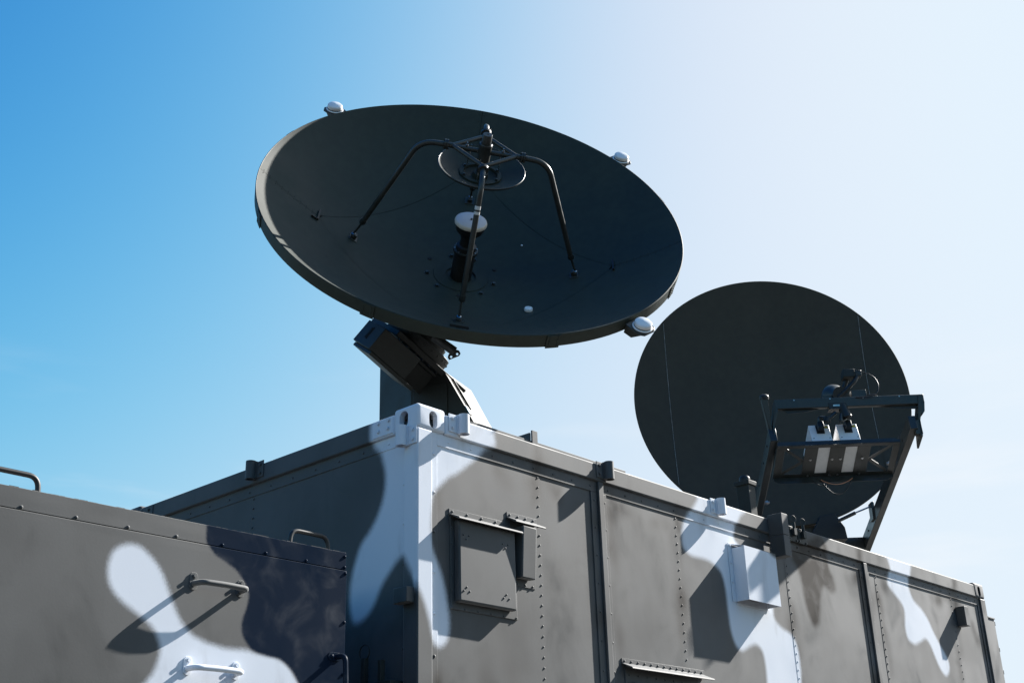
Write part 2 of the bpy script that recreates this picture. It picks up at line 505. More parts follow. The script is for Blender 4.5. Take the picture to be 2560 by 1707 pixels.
# ------------------------------------------------------------------ objects
def place(o, parent):
    if parent is not None:
        o.parent = parent
        base = parent
        while base.parent is not None:
            base = base.parent
        if base is parent:
            o.matrix_parent_inverse = Matrix.Translation(-base.location)
        elif parent.get('own_frame'):
            o.matrix_parent_inverse = parent.matrix_basis.inverted()
    return o

BUILT = None                                # (drawn centre, built centre, size factor) of the thing being made
def built(p):
    return p if BUILT is None else BUILT[1] + (np.array(p, float) - BUILT[0]) * BUILT[2]

def obj(name, mb, mat, parent=None, bevel=0.0, seg=2, scheme=None, smooth=40, weld=False, kind=None, jitter=0):
    me = bpy.data.meshes.new(name)
    me.from_pydata(mb.v if BUILT is None else [tuple(built(p)) for p in mb.v], [], mb.f)
    if weld:
        bm = bmesh.new()
        bm.from_mesh(me)
        bmesh.ops.remove_doubles(bm, verts=bm.verts, dist=1e-5)
        bmesh.ops.recalc_face_normals(bm, faces=bm.faces)
        bm.to_mesh(me)
        bm.free()
    if smooth:
        me.polygons.foreach_set('use_smooth', [True] * len(me.polygons))
        me.set_sharp_from_angle(angle=math.radians(smooth))
    if scheme:
        paint(me, scheme)
    me.materials.append(M[mat])
    o = bpy.data.objects.new(name, me)
    col.objects.link(o)
    if bevel:
        b = o.modifiers.new('bevel', 'BEVEL')
        b.width = bevel
        b.segments = seg
        b.limit_method = 'ANGLE'
        b.angle_limit = math.radians(40)
        b.use_clamp_overlap = True
    if kind:
        o['kind'] = kind
    return place(o, parent)

def instance(name, me, p, nrm, parent, spin=0.0, scale=1.0):   # copy of a shared small mesh whose +Z is nrm
    o = bpy.data.objects.new(name, me)
    q = Vector(nrm).to_track_quat('Z', 'Y')
    p = built(p)
    scale *= 1.0 if BUILT is None else BUILT[2]
    o.matrix_basis = Matrix.Translation(Vector(p)) @ q.to_matrix().to_4x4() @ Matrix.Rotation(spin, 4, 'Z') @ Matrix.Scale(scale, 4)
    col.objects.link(o)
    return place(o, parent)

def shared(name, mb, mat, scheme=None, smooth=35):
    me = bpy.data.meshes.new(name)
    me.from_pydata(mb.v, [], mb.f)
    me.polygons.foreach_set('use_smooth', [True] * len(me.polygons))
    me.set_sharp_from_angle(angle=math.radians(smooth))
    if scheme:
        paint(me, scheme)
    me.materials.append(M[mat])
    return me

def thing(name, loc, label, cat):
    e = bpy.data.objects.new(name, None)
    e.location = tuple(loc)
    e.empty_display_size = 0.2
    e['label'] = label
    e['category'] = cat
    col.objects.link(e)
    return e

def cut(o, cutters):                        # carve holes, then drop the cutters
    cs = []
    for mb in cutters:
        me = bpy.data.meshes.new('cutter')
        me.from_pydata(mb.v, [], mb.f)
        bm = bmesh.new()
        bm.from_mesh(me)
        bmesh.ops.remove_doubles(bm, verts=bm.verts, dist=1e-6)
        bmesh.ops.recalc_face_normals(bm, faces=bm.faces)
        bm.to_mesh(me)
        bm.free()
        c = bpy.data.objects.new('cutter', me)
        col.objects.link(c)
        md = o.modifiers.new('hole', 'BOOLEAN')
        md.operation = 'DIFFERENCE'
        md.solver = 'EXACT'
        md.object = c
        cs.append(c)
    dg = bpy.context.evaluated_depsgraph_get()
    me = bpy.data.meshes.new_from_object(o.evaluated_get(dg))
    o.modifiers.clear()
    o.data = me
    for c in cs:
        bpy.data.objects.remove(c)
    me.polygons.foreach_set('use_smooth', [True] * len(me.polygons))
    me.set_sharp_from_angle(angle=math.radians(38))
    return o

def slot_prism(o, a, b, wa, wb, depth_vec, n=24):   # stadium/oval outline centred at o
    pts = []
    r = min(wa, wb)
    for k in range(n):
        t = 2 * math.pi * k / n
        x, y = r * math.cos(t), r * math.sin(t)
        x += (wa - r) * (1 if x > 0 else -1)
        y += (wb - r) * (1 if y > 0 else -1)
        pts.append(o + a * x + b * y)
    return MB().prism(pts, depth_vec)

def hexbolt():
    m = MB()
    m.lathe([(0, 0.001), (0.0105, 0.001), (0.0105, 0.0022), (0.0078, 0.0022), (0.0078, 0.0030)], V(0, 0, 0), V(0, 0, 1), 14)
    hx = [V(0.0072 * math.cos(k * math.pi / 3), 0.0072 * math.sin(k * math.pi / 3), 0.002) for k in range(6)]
    m.prism(hx, (0, 0, 0.006))
    return m
def domebolt():
    return MB().lathe([(0.0075, -0.0005), (0.0075, 0.0016), (0.0068, 0.0033), (0.0048, 0.005), (0.0022, 0.0058), (0, 0.006)], V(0, 0, 0), V(0, 0, 1), 14)
ME_HEX = shared('hex_bolt', hexbolt(), 'camo')
ME_HEXW = shared('hex_bolt_white', hexbolt(), 'camo', 'white')
ME_DOME = shared('dome_bolt', domebolt(), 'camo')
ME_DOMEN = shared('dome_bolt_navy', domebolt(), 'camo', 'navy')
ME_HEXD = shared('hex_bolt_dark', hexbolt(), 'strut')
ME_HEXS = shared('hex_bolt_steel', hexbolt(), 'steel')

X_, Y_, Z_ = V(1, 0, 0), V(0, 1, 0), V(0, 0, 1)

# ------------------------------------------------------------------ ground
g = MB()
g.grid(lambda a, b: (a, b, GROUND_Z), np.linspace(-1500, 1500, 9), np.linspace(-1500, 1500, 9))
go = obj('ground', g, 'ground', smooth=0)
go['kind'] = 'structure'

# ================================================================== the shelter
SL, SW, SB = 6.058, 2.438, GROUND_Z + 0.005
PY = 0.020                                   # side skin lies this far behind the rail front
sh = thing('equipment_shelter', (SL / 2, SW / 2, GROUND_Z),
           'long camouflaged metal equipment shelter with riveted side, white corner post and rooftop dishes', 'shelter')
obj('light_block_core', MB().box((0.035, 0.035, SB + 0.01), (SL - 0.035, SW - 0.035, 0.060)), 'inside', sh, smooth=0)  # inner box added to block light behind the thin skins
obj('roof', MB().box((0.06, 0.06, 0.062), (SL - 0.06, SW - 0.06, 0.085)), 'roof', sh, smooth=0)

def skin(name, x0, x1, y, fine_lo=-1.35, seed=0.0):
    """One sheet of the side skin: fine cells where it is seen, slightly buckled between its rivet lines."""
    nx = max(2, int((x1 - x0) / 0.016))
    us = np.linspace(x0, x1, nx + 1)
    vs = np.concatenate([np.linspace(SB + 0.05, fine_lo, 6)[:-1], np.linspace(fine_lo, 0.01, int((0.01 - fine_lo) / 0.016) + 1)])
    def fn(a, b):
        k = math.sin(math.pi * (a - x0) / (x1 - x0)) ** 0.5 if x0 < a < x1 else 0.0
        w = 0.0011 * k * noise.noise(Vector((a * 2.1 + seed, b * 1.7, seed)))
        w += 0.0003 * noise.noise(Vector((a * 7 + seed, b * 6, 3.1)))
        return (a, y + w, b)
    return obj(name, MB().grid(fn, us, vs), 'camo', sh, scheme='shelter', smooth=60)

SEAMS = [(0.088, 0.836, PY - 0.0015), (0.800, 1.300, PY), (1.300, 1.985, PY - 0.0015), (1.945, 3.130, PY),
         (3.092, 4.130, PY - 0.0015), (4.130, 4.302, PY), (4.262, 5.470, PY - 0.0015), (5.434, 5.980, PY)]
for i, (a, b, y) in enumerate(SEAMS):
    skin('side_panel', a, b, y, seed=i * 3.7)

# end skin (plane X)
us = np.linspace(0.088, 2.352, 130)
vs = np.concatenate([np.linspace(SB + 0.05, -1.3, 6)[:-1], np.linspace(-1.3, 0.01, 78)])
obj('end_panel', MB().grid(lambda a, b: (PY + 0.0012 * noise.noise(Vector((a * 1.9, b * 1.5, 9.0))), a, b), us, vs, flip=True),
    'camo', sh, scheme='shelter', smooth=60)
obj('far_end_panel', MB().box((SL - 0.03, 0.09, SB + 0.05), (SL - 0.02, SW - 0.09, 0.01)), 'camo', sh, scheme='shelter', smooth=0)
obj('rear_panel', MB().box((0.09, SW - 0.03, SB + 0.05), (SL - 0.09, SW - 0.02, 0.01)), 'camo', sh, scheme='shelter', smooth=0)

# rails
obj('top_rail', MB().gbox((0.172, 0.0, 0.004), (SL - 0.172, 0.06, 0.098), 0.018), 'camo', sh, bevel=0.007, seg=3, scheme='shelter', weld=True)
obj('top_rail', MB().gbox((0.0, 0.157, 0.004), (0.06, SW - 0.157, 0.098), 0.020), 'camo', sh, bevel=0.007, seg=3, scheme='shelter', weld=True)
obj('top_rail', MB().box((0.172, SW - 0.06, 0.004), (SL - 0.172, SW, 0.098)), 'camo', sh, bevel=0.007, scheme='shelter')
obj('top_rail', MB().box((SL - 0.06, 0.157, 0.004), (SL, SW - 0.157, 0.098)), 'camo', sh, bevel=0.007, scheme='shelter')
for q in (((0.1, 0, SB), (SL - 0.1, 0.06, SB + 0.12)), ((0, 0.1, SB), (0.06, SW - 0.1, SB + 0.12)),
          ((0.1, SW - 0.06, SB), (SL - 0.1, SW, SB + 0.12)), ((SL - 0.06, 0.1, SB), (SL, SW - 0.1, SB + 0.12))):
    obj('bottom_rail', MB().box(*q), 'camo', sh, bevel=0.006, scheme='shelter')

# corner posts
obj('corner_post', MB().gbox((0.001, 0.001, SB + 0.12), (0.090, 0.092, 0.002), 0.018), 'camo', sh, bevel=0.006, seg=3, scheme='shelter', weld=True)
obj('corner_post', MB().gbox((SL - 0.092, 0.001, SB + 0.12), (SL - 0.001, 0.092, 0.002), 0.03), 'camo', sh, bevel=0.006, scheme='shelter', weld=True)
for x0 in (0.001, SL - 0.092):
    obj('corner_post', MB().box((x0, SW - 0.092, SB + 0.12), (x0 + 0.091, SW - 0.001, 0.002)), 'camo', sh, bevel=0.006, scheme='shelter')

# corner castings with their oval lifting holes
def casting(x0, x1, y0, y1, holes):
    o = obj('corner_casting', MB().box((x0, y0, 0.003), (x1, y1, 0.119)), 'camo', sh, bevel=0.018, seg=5)
    cut(o, [MB().box((x0 + 0.028, y0 + 0.028, 0.014), (x1 - 0.014, y1 - 0.014, 0.106))] + holes)
    if 'camo' not in o.data.attributes:
        paint(o.data, 'white' if x0 < 1 and y0 < 1 else 'none')
    return o
A1 = V(-0.0015, -0.0015, 0)
casting(-0.0015, 0.175, -0.0015, 0.161, [slot_prism(V(0.094, -0.05, 0.055), X_, Z_, 0.0255, 0.040, (0, 0.125, 0)),
                                        slot_prism(V(-0.05, 0.091, 0.057), Y_, Z_, 0.0285, 0.040, (0.125, 0, 0))])
casting(SL - 0.175, SL + 0.0015, -0.0015, 0.161, [slot_prism(V(SL - 0.094, -0.05, 0.055), X_, Z_, 0.0255, 0.040, (0, 0.12, 0))])
casting(-0.0015, 0.175, SW - 0.161, SW + 0.0015, [slot_prism(V(-0.05, SW - 0.091, 0.057), Y_, Z_, 0.0285, 0.040, (0.12, 0, 0))])
casting(SL - 0.175, SL + 0.0015, SW - 0.161, SW + 0.0015, [slot_prism(V(SL - 0.06, SW - 0.091, 0.057), Y_, Z_, 0.0285, 0.040, (0.12, 0, 0))])
# splice plate beside the near casting on the end rail
obj('splice_plate', MB().gbox((-0.004, 0.163, 0.012), (0.002, 0.300, 0.092), 0.02), 'camo', sh, scheme='shelter', bevel=0.002, weld=True)
for q in ((0.259, 0.078), (0.189, 0.078), (0.260, 0.039), (0.194, 0.040)):
    instance('splice_bolt', ME_HEXW, (-0.004, q[0], q[1]), (-1, 0, 0), sh, 0.3)
obj('splice_plate', MB().box((-0.004, SW - 0.30, 0.012), (0.002, SW - 0.163, 0.092)), 'camo', sh, scheme='shelter', bevel=0.002)
for q in ((SW - 0.26, 0.07), (SW - 0.19, 0.07)):
    instance('splice_bolt', ME_HEX, (-0.004, q[0], q[1]), (-1, 0, 0), sh, 0.3)

# riveted edge strips under the rails, beside the posts and ribs
FT = 0.004
RIBS = [(1.274, 1.316), (4.098, 4.146)]
bays = [(0.132, 1.2735), (1.3165, 4.0975), (4.1465, 5.928)]
for a, b in bays:
    obj('edge_strip', MB().gbox((a, PY - FT - 0.0015, -0.054), (b, PY + 0.004, 0.0035), 0.018), 'camo', sh, scheme='shelter', bevel=0.0015, weld=True)
strips = [(0.0905, 0.1315)] + [(a - 0.05, a - 0.0005) for a, b in RIBS] + [(b + 0.0005, b + 0.034) for a, b in RIBS] + [(5.9285, 5.9655)]
for a, b in strips:
    top = 0.0035 if a < 0.2 or a > 5.9 else -0.0545
    obj('edge_strip', MB().gbox((a, PY - FT - 0.002, SB + 0.13), (b, PY + 0.004, top), 0.02), 'camo', sh, scheme='shelter', bevel=0.0015, weld=True)
obj('edge_strip', MB().gbox((PY - FT, 0.093, -0.054), (PY + 0.004, 2.345, 0.0035), 0.022), 'camo', sh, scheme='shelter', bevel=0.0015, weld=True)
for a, b in RIBS:
    obj('rib', MB().gbox((a, 0.0005, SB + 0.121), (b, PY + 0.006, 0.0035), 0.02), 'camo', sh, scheme='shelter', bevel=0.004, seg=2, weld=True)

# rivets: too small to tell apart one by one
rv = MB()
NY = V(0, -1, 0)
for x in (0.818, 1.963, 3.111, 4.281, 5.452):
    z = -0.068
    while z > -1.6:
        rv.rivet((x + random.uniform(-.001, .001), PY - 0.0015, z), NY, random.uniform(.0048, .0056), 0.0036)
        z -= 0.0478
x = 0.205
while x < 5.93:
    if not any(a - 0.02 < x < b + 0.02 for a, b in RIBS):
        rv.rivet((x, PY - FT - 0.0015, -0.027), NY, 0.0056, 0.004)
    x += 0.1455
for a, b in strips:
    z = -0.10
    while z > -1.6:
        rv.rivet(((a + b) / 2, PY - FT - 0.002, z), NY, 0.0056 if a > 0.2 else 0.0072, 0.004 if a > 0.2 else 0.0052)
        z -= 0.142 if a > 0.2 else 0.178
obj('side_rivets', rv, 'camo', sh, scheme='shelter', kind='stuff')
rv = MB()
NX = V(-1, 0, 0)
y = 0.21
while y < 2.33:
    rv.rivet((PY - FT, y, -0.028), NX, 0.0058, 0.0042)
    y += 0.1755
for z in (-0.238, -0.417, -0.595, -0.775, -0.955, -1.13):
    rv.rivet((PY - 0.001, 0.108, z), NX, 0.0072, 0.0055)
z = -0.067
while z > -1.5:
    rv.rivet((PY - 0.001, 1.230, z), NX, 0.006, 0.0046)
    z -= 0.0497
obj('end_rivets', rv, 'camo', sh, scheme='shelter', kind='stuff')

# lashing loops: a bolted plate with an open sleeve, on the rails
def loop(p, along, out, mat_scheme, size=1.0, plate_dir=-1):
    a, n = np.array(along, float), np.array(out, float)
    o = np.array(p, float)
    m = MB()
    m.fbox(o, (a, n, Z_), (0.0 if plate_dir > 0 else -0.055, 0.0005, -0.043), (0.055 if plate_dir > 0 else 0.0, 0.006, 0.043))
    pl = obj('lashing_plate', m, 'camo', sh, bevel=0.002, scheme=mat_scheme)
    prof = []
    cc = o - a * plate_dir * 0.022 + n * 0.026
    vs, fs, N_ = [], [], 20
    for k in range(N_):
        t = 2 * math.pi * k / N_
        for rr in (0.026, 0.019):
            for zz in (-0.047, 0.047):
                vs.append(cc + rr * (math.cos(t) * a + math.sin(t) * n) + Z_ * zz)
    for k in range(N_):
        b, d = 4 * k, 4 * ((k + 1) % N_)
        fs += [(b, d, d + 1, b + 1), (b + 2, b + 3, d + 3, d + 2), (b + 1, d + 1, d + 3, b + 3), (b, b + 2, d + 2, d)]
    s_ = MB().add(vs, fs)
    s_.fbox(o, (a, n, Z_), (-0.024 if plate_dir > 0 else -0.004, 0.0005, -0.045), (0.004 if plate_dir > 0 else 0.024, 0.014, 0.045))
    obj('lashing_sleeve', s_, 'camo', pl, scheme=mat_scheme, weld=True, smooth=50)
    me = ME_HEXW if mat_scheme == 'white' else ME_HEX
    for zz in (-0.022, 0.022):
        instance('lashing_bolt', me, o + a * plate_dir * 0.033 + n * 0.006 + Z_ * zz, n, pl)
loop((0.245, 0, 0.066), X_, NY, 'white', plate_dir=-1)
loop((1.315, 0, 0.066), X_, NY, 'none', plate_dir=-1)
loop((2.352, 0, 0.066), X_, NY, 'white', plate_dir=-1)
loop((0.000, 0.058, -0.030), -Y_, NX, 'white', plate_dir=1)
loop((0.000, 1.185, 0.070), -Y_, NX, 'none', plate_dir=1)

# rain hoods, hatch covers
def hood(x0, x1, z, depth, nb):
    pts = [(0.0, 0.0), (0.0, 0.030), (0.004, 0.030), (0.004, 0.006), (depth, -0.020), (depth + 0.004, -0.028), (depth - 0.001, -0.030), (0.004, 0.0)]
    poly = [V(x0, PY - 0.002 - d, z + h) for d, h in pts]
    h_ = obj('rain_hood', MB().prism(poly[::-1], (x1 - x0, 0, 0)), 'camo', sh, bevel=0.0012, scheme='none', weld=True)
    for k in range(nb):
        instance('hood_bolt', ME_DOME, (x0 + 0.02 + (x1 - x0 - 0.045) * k / (nb - 1), PY - 0.006, z + 0.017), NY, h_, scale=0.8)
    return h_
hood(0.205, 0.625, -0.362, 0.066, 5)
hood(0.585, 0.795, -0.310, 0.060, 4)
hood(1.398, 2.110, -0.906, 0.066, 13)

# large hatch: riveted frame, pan-shaped cover
fr = obj('hatch_frame', MB().gbox((0.210, PY - 0.007, -0.780), (0.640, PY + 0.004, -0.366), 0.02), 'camo', sh, bevel=0.002, scheme='shelter', weld=True)
rv = MB()
for k in range(6):
    rv.rivet((0.219, PY - 0.007, -0.42 - 0.07 * k), NY, 0.0052, 0.004)
    rv.rivet((0.215 + 0.083 * k, PY - 0.007, -0.772), NY, 0.0052, 0.004)
obj('frame_rivets', rv, 'camo', fr, scheme='shelter', kind='stuff')
cv = obj('hatch_cover', MB().gbox((0.232, PY - 0.042, -0.748), (0.600, PY - 0.0075, -0.385), 0.02), 'camo', sh, bevel=0.008, seg=3, scheme='none', weld=True)
for cx_, cz_, sg in ((0.275, -0.452, -1), (0.530, -0.452, -1), (0.275, -0.700, 1), (0.530, -0.700, 1)):
    for dx, dz in ((-0.018, 0), (0.018, 0), (0, 0.017 * sg)):
        instance('cover_bolt', ME_DOME, (cx_ + dx, PY - 0.042, cz_ + dz), NY, cv, scale=0.62)
# slim cover beside it
obj('slim_frame', MB().box((0.626, PY - 0.005, -0.622), (0.772, PY + 0.004, -0.316)), 'camo', sh, bevel=0.0015, scheme='none')
sc_ = obj('slim_cover', MB().prism([V(0.632, PY - 0.0055, -0.588), V(0.632, PY - 0.0055, -0.348), V(0.632, PY - 0.066, -0.348), V(0.632, PY - 0.050, -0.590)], (0.095, 0, 0)), 'camo', sh, bevel=0.005, seg=2, scheme='none', weld=True)
for zz in (-0.612,):
    for xx in (0.645, 0.70, 0.752):
        instance('cover_bolt', ME_DOME, (xx, PY - 0.005, zz), NY, sc_, scale=0.75)
# vent under the long hood
vf = obj('vent_frame', MB().box((1.418, PY - 0.006, -1.42), (2.085, PY + 0.004, -0.912)), 'camo', sh, bevel=0.002, scheme='none')
for k in range(9):
    instance('frame_bolt', ME_DOME, (1.45 + k * 0.075, PY - 0.006, -0.955), NY, vf, scale=0.7)
obj('vent_cover', MB().box((1.46, PY - 0.03, -1.38), (2.045, PY - 0.0065, -0.99)), 'camo', vf, bevel=0.006, scheme='none')

# white connection box with a sloping lid, open underneath
bx = MB()
x0, x1, zb, zt, yf = 2.503, 2.843, -0.458, -0.150, -0.070
t = 0.003
bx.gbox((x0, yf, zb), (x1, yf + t, zt), 0.016)
bx.gbox((x0, yf + t, zb), (x0 + t, PY - 0.0005, zt), 0.016)
bx.gbox((x1 - t, yf + t, zb), (x1, PY - 0.0005, zt), 0.016)
bx.prism([V(x0, yf, zt), V(x0, yf, zt + 0.003), V(x0, PY - 0.001, zt + 0.026), V(x0, PY - 0.001, zt + 0.023)][::-1], (x1 - x0, 0, 0))
cb = obj('connection_box', bx, 'camo', sh, scheme='white_grey_corner', smooth=20)
obj('box_flange', MB().box((2.466, PY - 0.005, -0.462), (2.5025, PY - 0.0016, -0.122)), 'camo', cb, bevel=0.001, scheme='white')
obj('box_flange', MB().box((2.5030, PY - 0.005, -0.475), (2.838, PY - 0.0016, -0.462)), 'camo', cb, bevel=0.001, scheme='white')
for zz in (-0.135, -0.24, -0.35):
    instance('flange_bolt', ME_HEXW, (2.482, PY - 0.005, zz), NY, cb, scale=0.8)
obj('connector_plate', MB().box((2.53, PY - 0.05, -0.40), (2.81, PY - 0.002, -0.39)), 'pedestal', cb, bevel=0.001, smooth=0)
for k in range(4):
    obj('socket', MB().lathe([(0.02, 0), (0.02, 0.03), (0.014, 0.03), (0.014, 0.005), (0, 0.005)], V(2.57 + 0.07 * k, PY - 0.03, -0.4005), V(0, 0, -1), 14), 'pedestal', cb)

# bracket clamped over the rail, in two pieces
br = obj('rail_bracket', MB().box((2.911, -0.100, -0.018), (2.985, -0.0015, 0.114)), 'camo', sh, bevel=0.003, scheme='none')
obj('bracket_foot', MB().box((2.911, -0.100, -0.148), (2.985, -0.0015, -0.0195)), 'camo', br, bevel=0.003, scheme='none')
# pair of ring pins in bolted plates
for k, xx in enumerate((3.19, 3.302)):
    pp = obj('pin_plate', MB().box((xx - 0.05, -0.006, -0.002), (xx + 0.05, -0.0005, 0.092)), 'pedestal', sh, bevel=0.002)
    m = MB().tube([V(xx, -0.02, 0.03), V(xx, -0.02, 0.118)], 0.0095, 10)
    m.fbox(V(xx, 0, 0), (X_, Y_, Z_), (-0.016, -0.03, 0.035), (0.016, -0.0062, 0.075))
    obj('ring_pin', m, 'pedestal', pp)
    obj('pull_ring', MB().tube([V(xx, -0.02, 0.138) + 0.021 * V(math.cos(q) * 0.94, -math.cos(q) * 0.34, math.sin(q)) for q in np.linspace(0, 2 * math.pi, 25)], 0.0032, 8, False), 'pedestal', pp)
    for dx, dz in ((-0.04, 0.012), (0.04, 0.008), (-0.04, 0.078), (0.04, 0.078)):
        instance('plate_bolt', ME_HEXD, (xx + dx, -0.006, dz), NY, pp, scale=0.9)
# stub on the side near the far end
obj('side_bumper', MB().box((5.505, -0.052, -0.262), (5.575, PY - 0.002, -0.120)), 'camo', sh, bevel=0.002, scheme='none')
# junction box on the end wall, pin frame lower down
obj('junction_box', MB().box((-0.045, 0.020, -0.778), (-0.0005, 0.105, -0.712)), 'camo', sh, bevel=0.003, scheme='none')
hf = obj('hook_frame', MB().box((-0.06, 0.10, -1.14), (0.018, 0.30, -1.09)).box((-0.055, 0.27, -1.09), (-0.03, 0.295, -0.98)).box((-0.055, 0.165, -1.09), (-0.03, 0.185, -1.0)), 'pedestal', sh, bevel=0.002)
obj('hook_ring', MB().tube([V(-0.043, 0.283, -0.955) + 0.032 * V(0, math.cos(q), math.sin(q)) for q in np.linspace(0, 2 * math.pi, 25)], 0.003, 6, False), 'pedestal', hf)
# cabinet on the far end
fc = obj('end_cabinet', MB().box((SL + 0.002, 0.008, SB + 0.2), (SL + 0.130, 1.6, -0.135)), 'camo', sh, bevel=0.004, scheme='none')
obj('cabinet_lid', MB().box((SL + 0.002, 0.003, -0.134), (SL + 0.136, 1.605, -0.122)), 'camo', fc, bevel=0.002, scheme='none')
for zz in (-0.16, -0.36, -0.53, -0.70):
    obj('latch', MB().box((SL + 0.1305, 0.01, zz - 0.02), (SL + 0.146, 0.035, zz + 0.012)), 'pedestal', fc, bevel=0.002)
# roof fittings behind the rail
m = MB().box((0.30, 0.095, 0.086), (1.64, 0.105, 0.156)).box((0.30, 0.1055, 0.150), (1.64, 0.20, 0.155))
obj('roof_kerb', m, 'camo', sh, bevel=0.002, scheme='none')
ck = MB().box((0.868, 0.085, 0.10), (0.908, 0.0945, 0.208)).box((0.858, 0.0955, 0.157), (0.8675, 0.21, 0.195))
obj('roof_clip', ck, 'camo', sh, bevel=0.001, scheme='none')
po = obj('roof_post', MB().box((2.985, 0.15, 0.086), (3.062, 0.24, 0.392)), 'pedestal', sh, bevel=0.004)
obj('post_collar', MB().box((2.975, 0.14, 0.362), (3.072, 0.25, 0.390)), 'pedestal', po, bevel=0.003)
obj('post_cap', MB().lathe([(0.034, 0.390), (0.036, 0.399), (0.034, 0.420), (0.026, 0.429), (0, 0.430)], V(3.023, 0.195, 0), Z_, 20), 'rubber', po)

# ================================================================== the box in front of the shelter's end
BX1, BXT, BXL = -0.390, -0.629, -3.30
eb = thing('equipment_box', (-1.85, 1.0, GROUND_Z),
           'low camouflaged box with grab handles and a navy black corner, beside the shelter end', 'equipment box')
obj('box_body', MB().box((BXL + 0.004, 0.010, GROUND_Z + 0.006), (BX1 - 0.006, 2.1, BXT - 0.004)), 'camo', eb, bevel=0.003, scheme='none')
def sheet(name, x0, x1, y0, y1, z0, z1, fine, scheme, bevel, parent):
    m = MB()
    xs = np.concatenate([np.linspace(x0, -2.0, 4)[:-1], np.linspace(-2.0, x1, int((x1 + 2.0) / 0.010))])
    zs = np.linspace(z0, z1, max(2, int((z1 - z0) / 0.010)))
    for yy, fl in ((y0, False), (y1, True)):
        m.grid(lambda a, b: (a, yy + (0.0007 * noise.noise(Vector((a * 3.1, b * 2.7, 1.0))) if yy == y0 and x0 + .02 < a < x1 - .02 and z0 + .02 < b < z1 - .02 else 0), b), xs if yy == y0 else np.array([x0, x1]), zs if yy == y0 else np.array([z0, z1]), fl)
    m.grid(lambda a, b: (a, b, z1), xs, np.array([y0, y1]))
    m.grid(lambda a, b: (a, b, z0), xs, np.array([y0, y1]), True)
    m.grid(lambda a, b: (x1, a, b), np.array([y0, y1]), zs)
    m.grid(lambda a, b: (x0, a, b), np.array([y0, y1]), zs, True)
    return obj(name, m, 'camo', parent, scheme=scheme, bevel=bevel, weld=True, smooth=30)
sheet('front_panel', BXL, BX1, -0.0015, 0.009, -1.75, -0.7045, 0.01, 'box', 0.0018, eb)
obj('front_panel', MB().box((BXL, -0.0015, GROUND_Z + 0.01), (BX1, 0.009, -1.7505)), 'camo', eb, scheme='none')
lid = sheet('lid_edge', BXL, BX1 + 0.001, 0.0050, 0.0095, -0.7005, BXT, 0.01, 'box', 0.0015, eb)
obj('lid_top', MB().box((BXL, 0.0095, BXT - 0.0035), (BX1, 2.1, BXT - 0.0005)), 'roof', eb)
# crumbly sealing strip along the lid's upper edge
m = MB()
x = -2.4
while x < BX1 - 0.01:
    w = random.uniform(0.012, 0.035)
    h = random.uniform(0.001, 0.0042)
    m.box((x, 0.012, BXT - 0.001), (x + w, 0.022, BXT + h))
    x += w + random.uniform(0.0, 0.006)
obj('seal_strip', m, 'rubber', eb, kind='stuff', smooth=0)
for x in (-1.960, -1.764, -1.569, -1.373, -1.178, -0.982, -0.785, -0.591):
    instance('lid_bolt', ME_DOMEN if x > -1.03 else ME_DOME, (x, 0.0050, -0.692), NY, lid, scale=0.85)
for z in (-0.647, -0.690):
    instance('edge_bolt', ME_DOMEN, (-0.397, 0.0050, z), NY, lid, scale=0.9)
for z in (-0.716, -0.910, -1.11, -1.3):
    instance('edge_bolt', ME_DOMEN, (-0.397, -0.0015, z), NY, eb, scale=0.9)

def stadium(cx_, z0, z1, r, n=10):
    pts = []
    for k in range(n + 1):
        a = math.pi * k / n
        pts.append(V(cx_ + r * math.cos(a), 0, z1 - r + r * math.sin(a)))
    for k in range(n + 1):
        a = math.pi + math.pi * k / n
        pts.append(V(cx_ + r * math.cos(a), 0, z0 + r + r * math.sin(a)))
    return pts
def grab(xl, xr, zt, scheme, bolt, out=0.056):
    r_ = 0.0105
    zb = zt - 0.041
    path = arc_path([V(xl, -0.004, zb), V(xl + 0.004, -out, zb - 0.001), V((xl + xr) / 2, -out - 0.004, zb), V(xr - 0.004, -out, zb - 0.001), V(xr, -0.004, zb)], 0.034, 8)
    h_ = obj('grab_handle', MB().tube(path, r_, 14), 'camo', eb, scheme=scheme, smooth=60)
    for xx in (xl, xr):
        p_ = [q + V(0, -0.0016, 0) for q in stadium(xx, zt - 0.064, zt, 0.0165)]
        pl = obj('handle_plate', MB().prism(p_, (0, -0.0045, 0)), 'camo', h_, scheme=scheme, bevel=0.001, weld=True)
        instance('handle_bolt', bolt, (xx + 0.001, -0.0061, zt - 0.014), NY, h_, scale=0.95)
    return h_
grab(-1.099, -0.896, -0.812, 'none', ME_HEX)
grab(-1.099, -0.897, -1.108, 'white', ME_HEXW)
# upright handle at the right-hand edge
path = arc_path([V(-0.432, -0.004, -1.047), V(-0.432, -0.056, -1.049), V(-0.430, -0.060, -1.16), V(-0.432, -0.056, -1.249), V(-0.432, -0.004, -1.249)], 0.034, 8)
h_ = obj('grab_handle', MB().tube(path, 0.0105, 14), 'camo', eb, scheme='navy', smooth=60)
for z in (-1.047, -1.249):
    p_ = [V(-0.443 + (q[2] + 1.0), -0.0016, z + (q[0] + 0.443)) for q in stadium(-0.443, -1.032, -0.968, 0.0165)]
    obj('handle_plate', MB().prism(p_[::-1], (0, -0.0045, 0)), 'camo', h_, scheme='navy', bevel=0.001, weld=True)
    instance('handle_bolt', ME_DOMEN, (-0.458, -0.0061, z), NY, h_, scale=1.1)
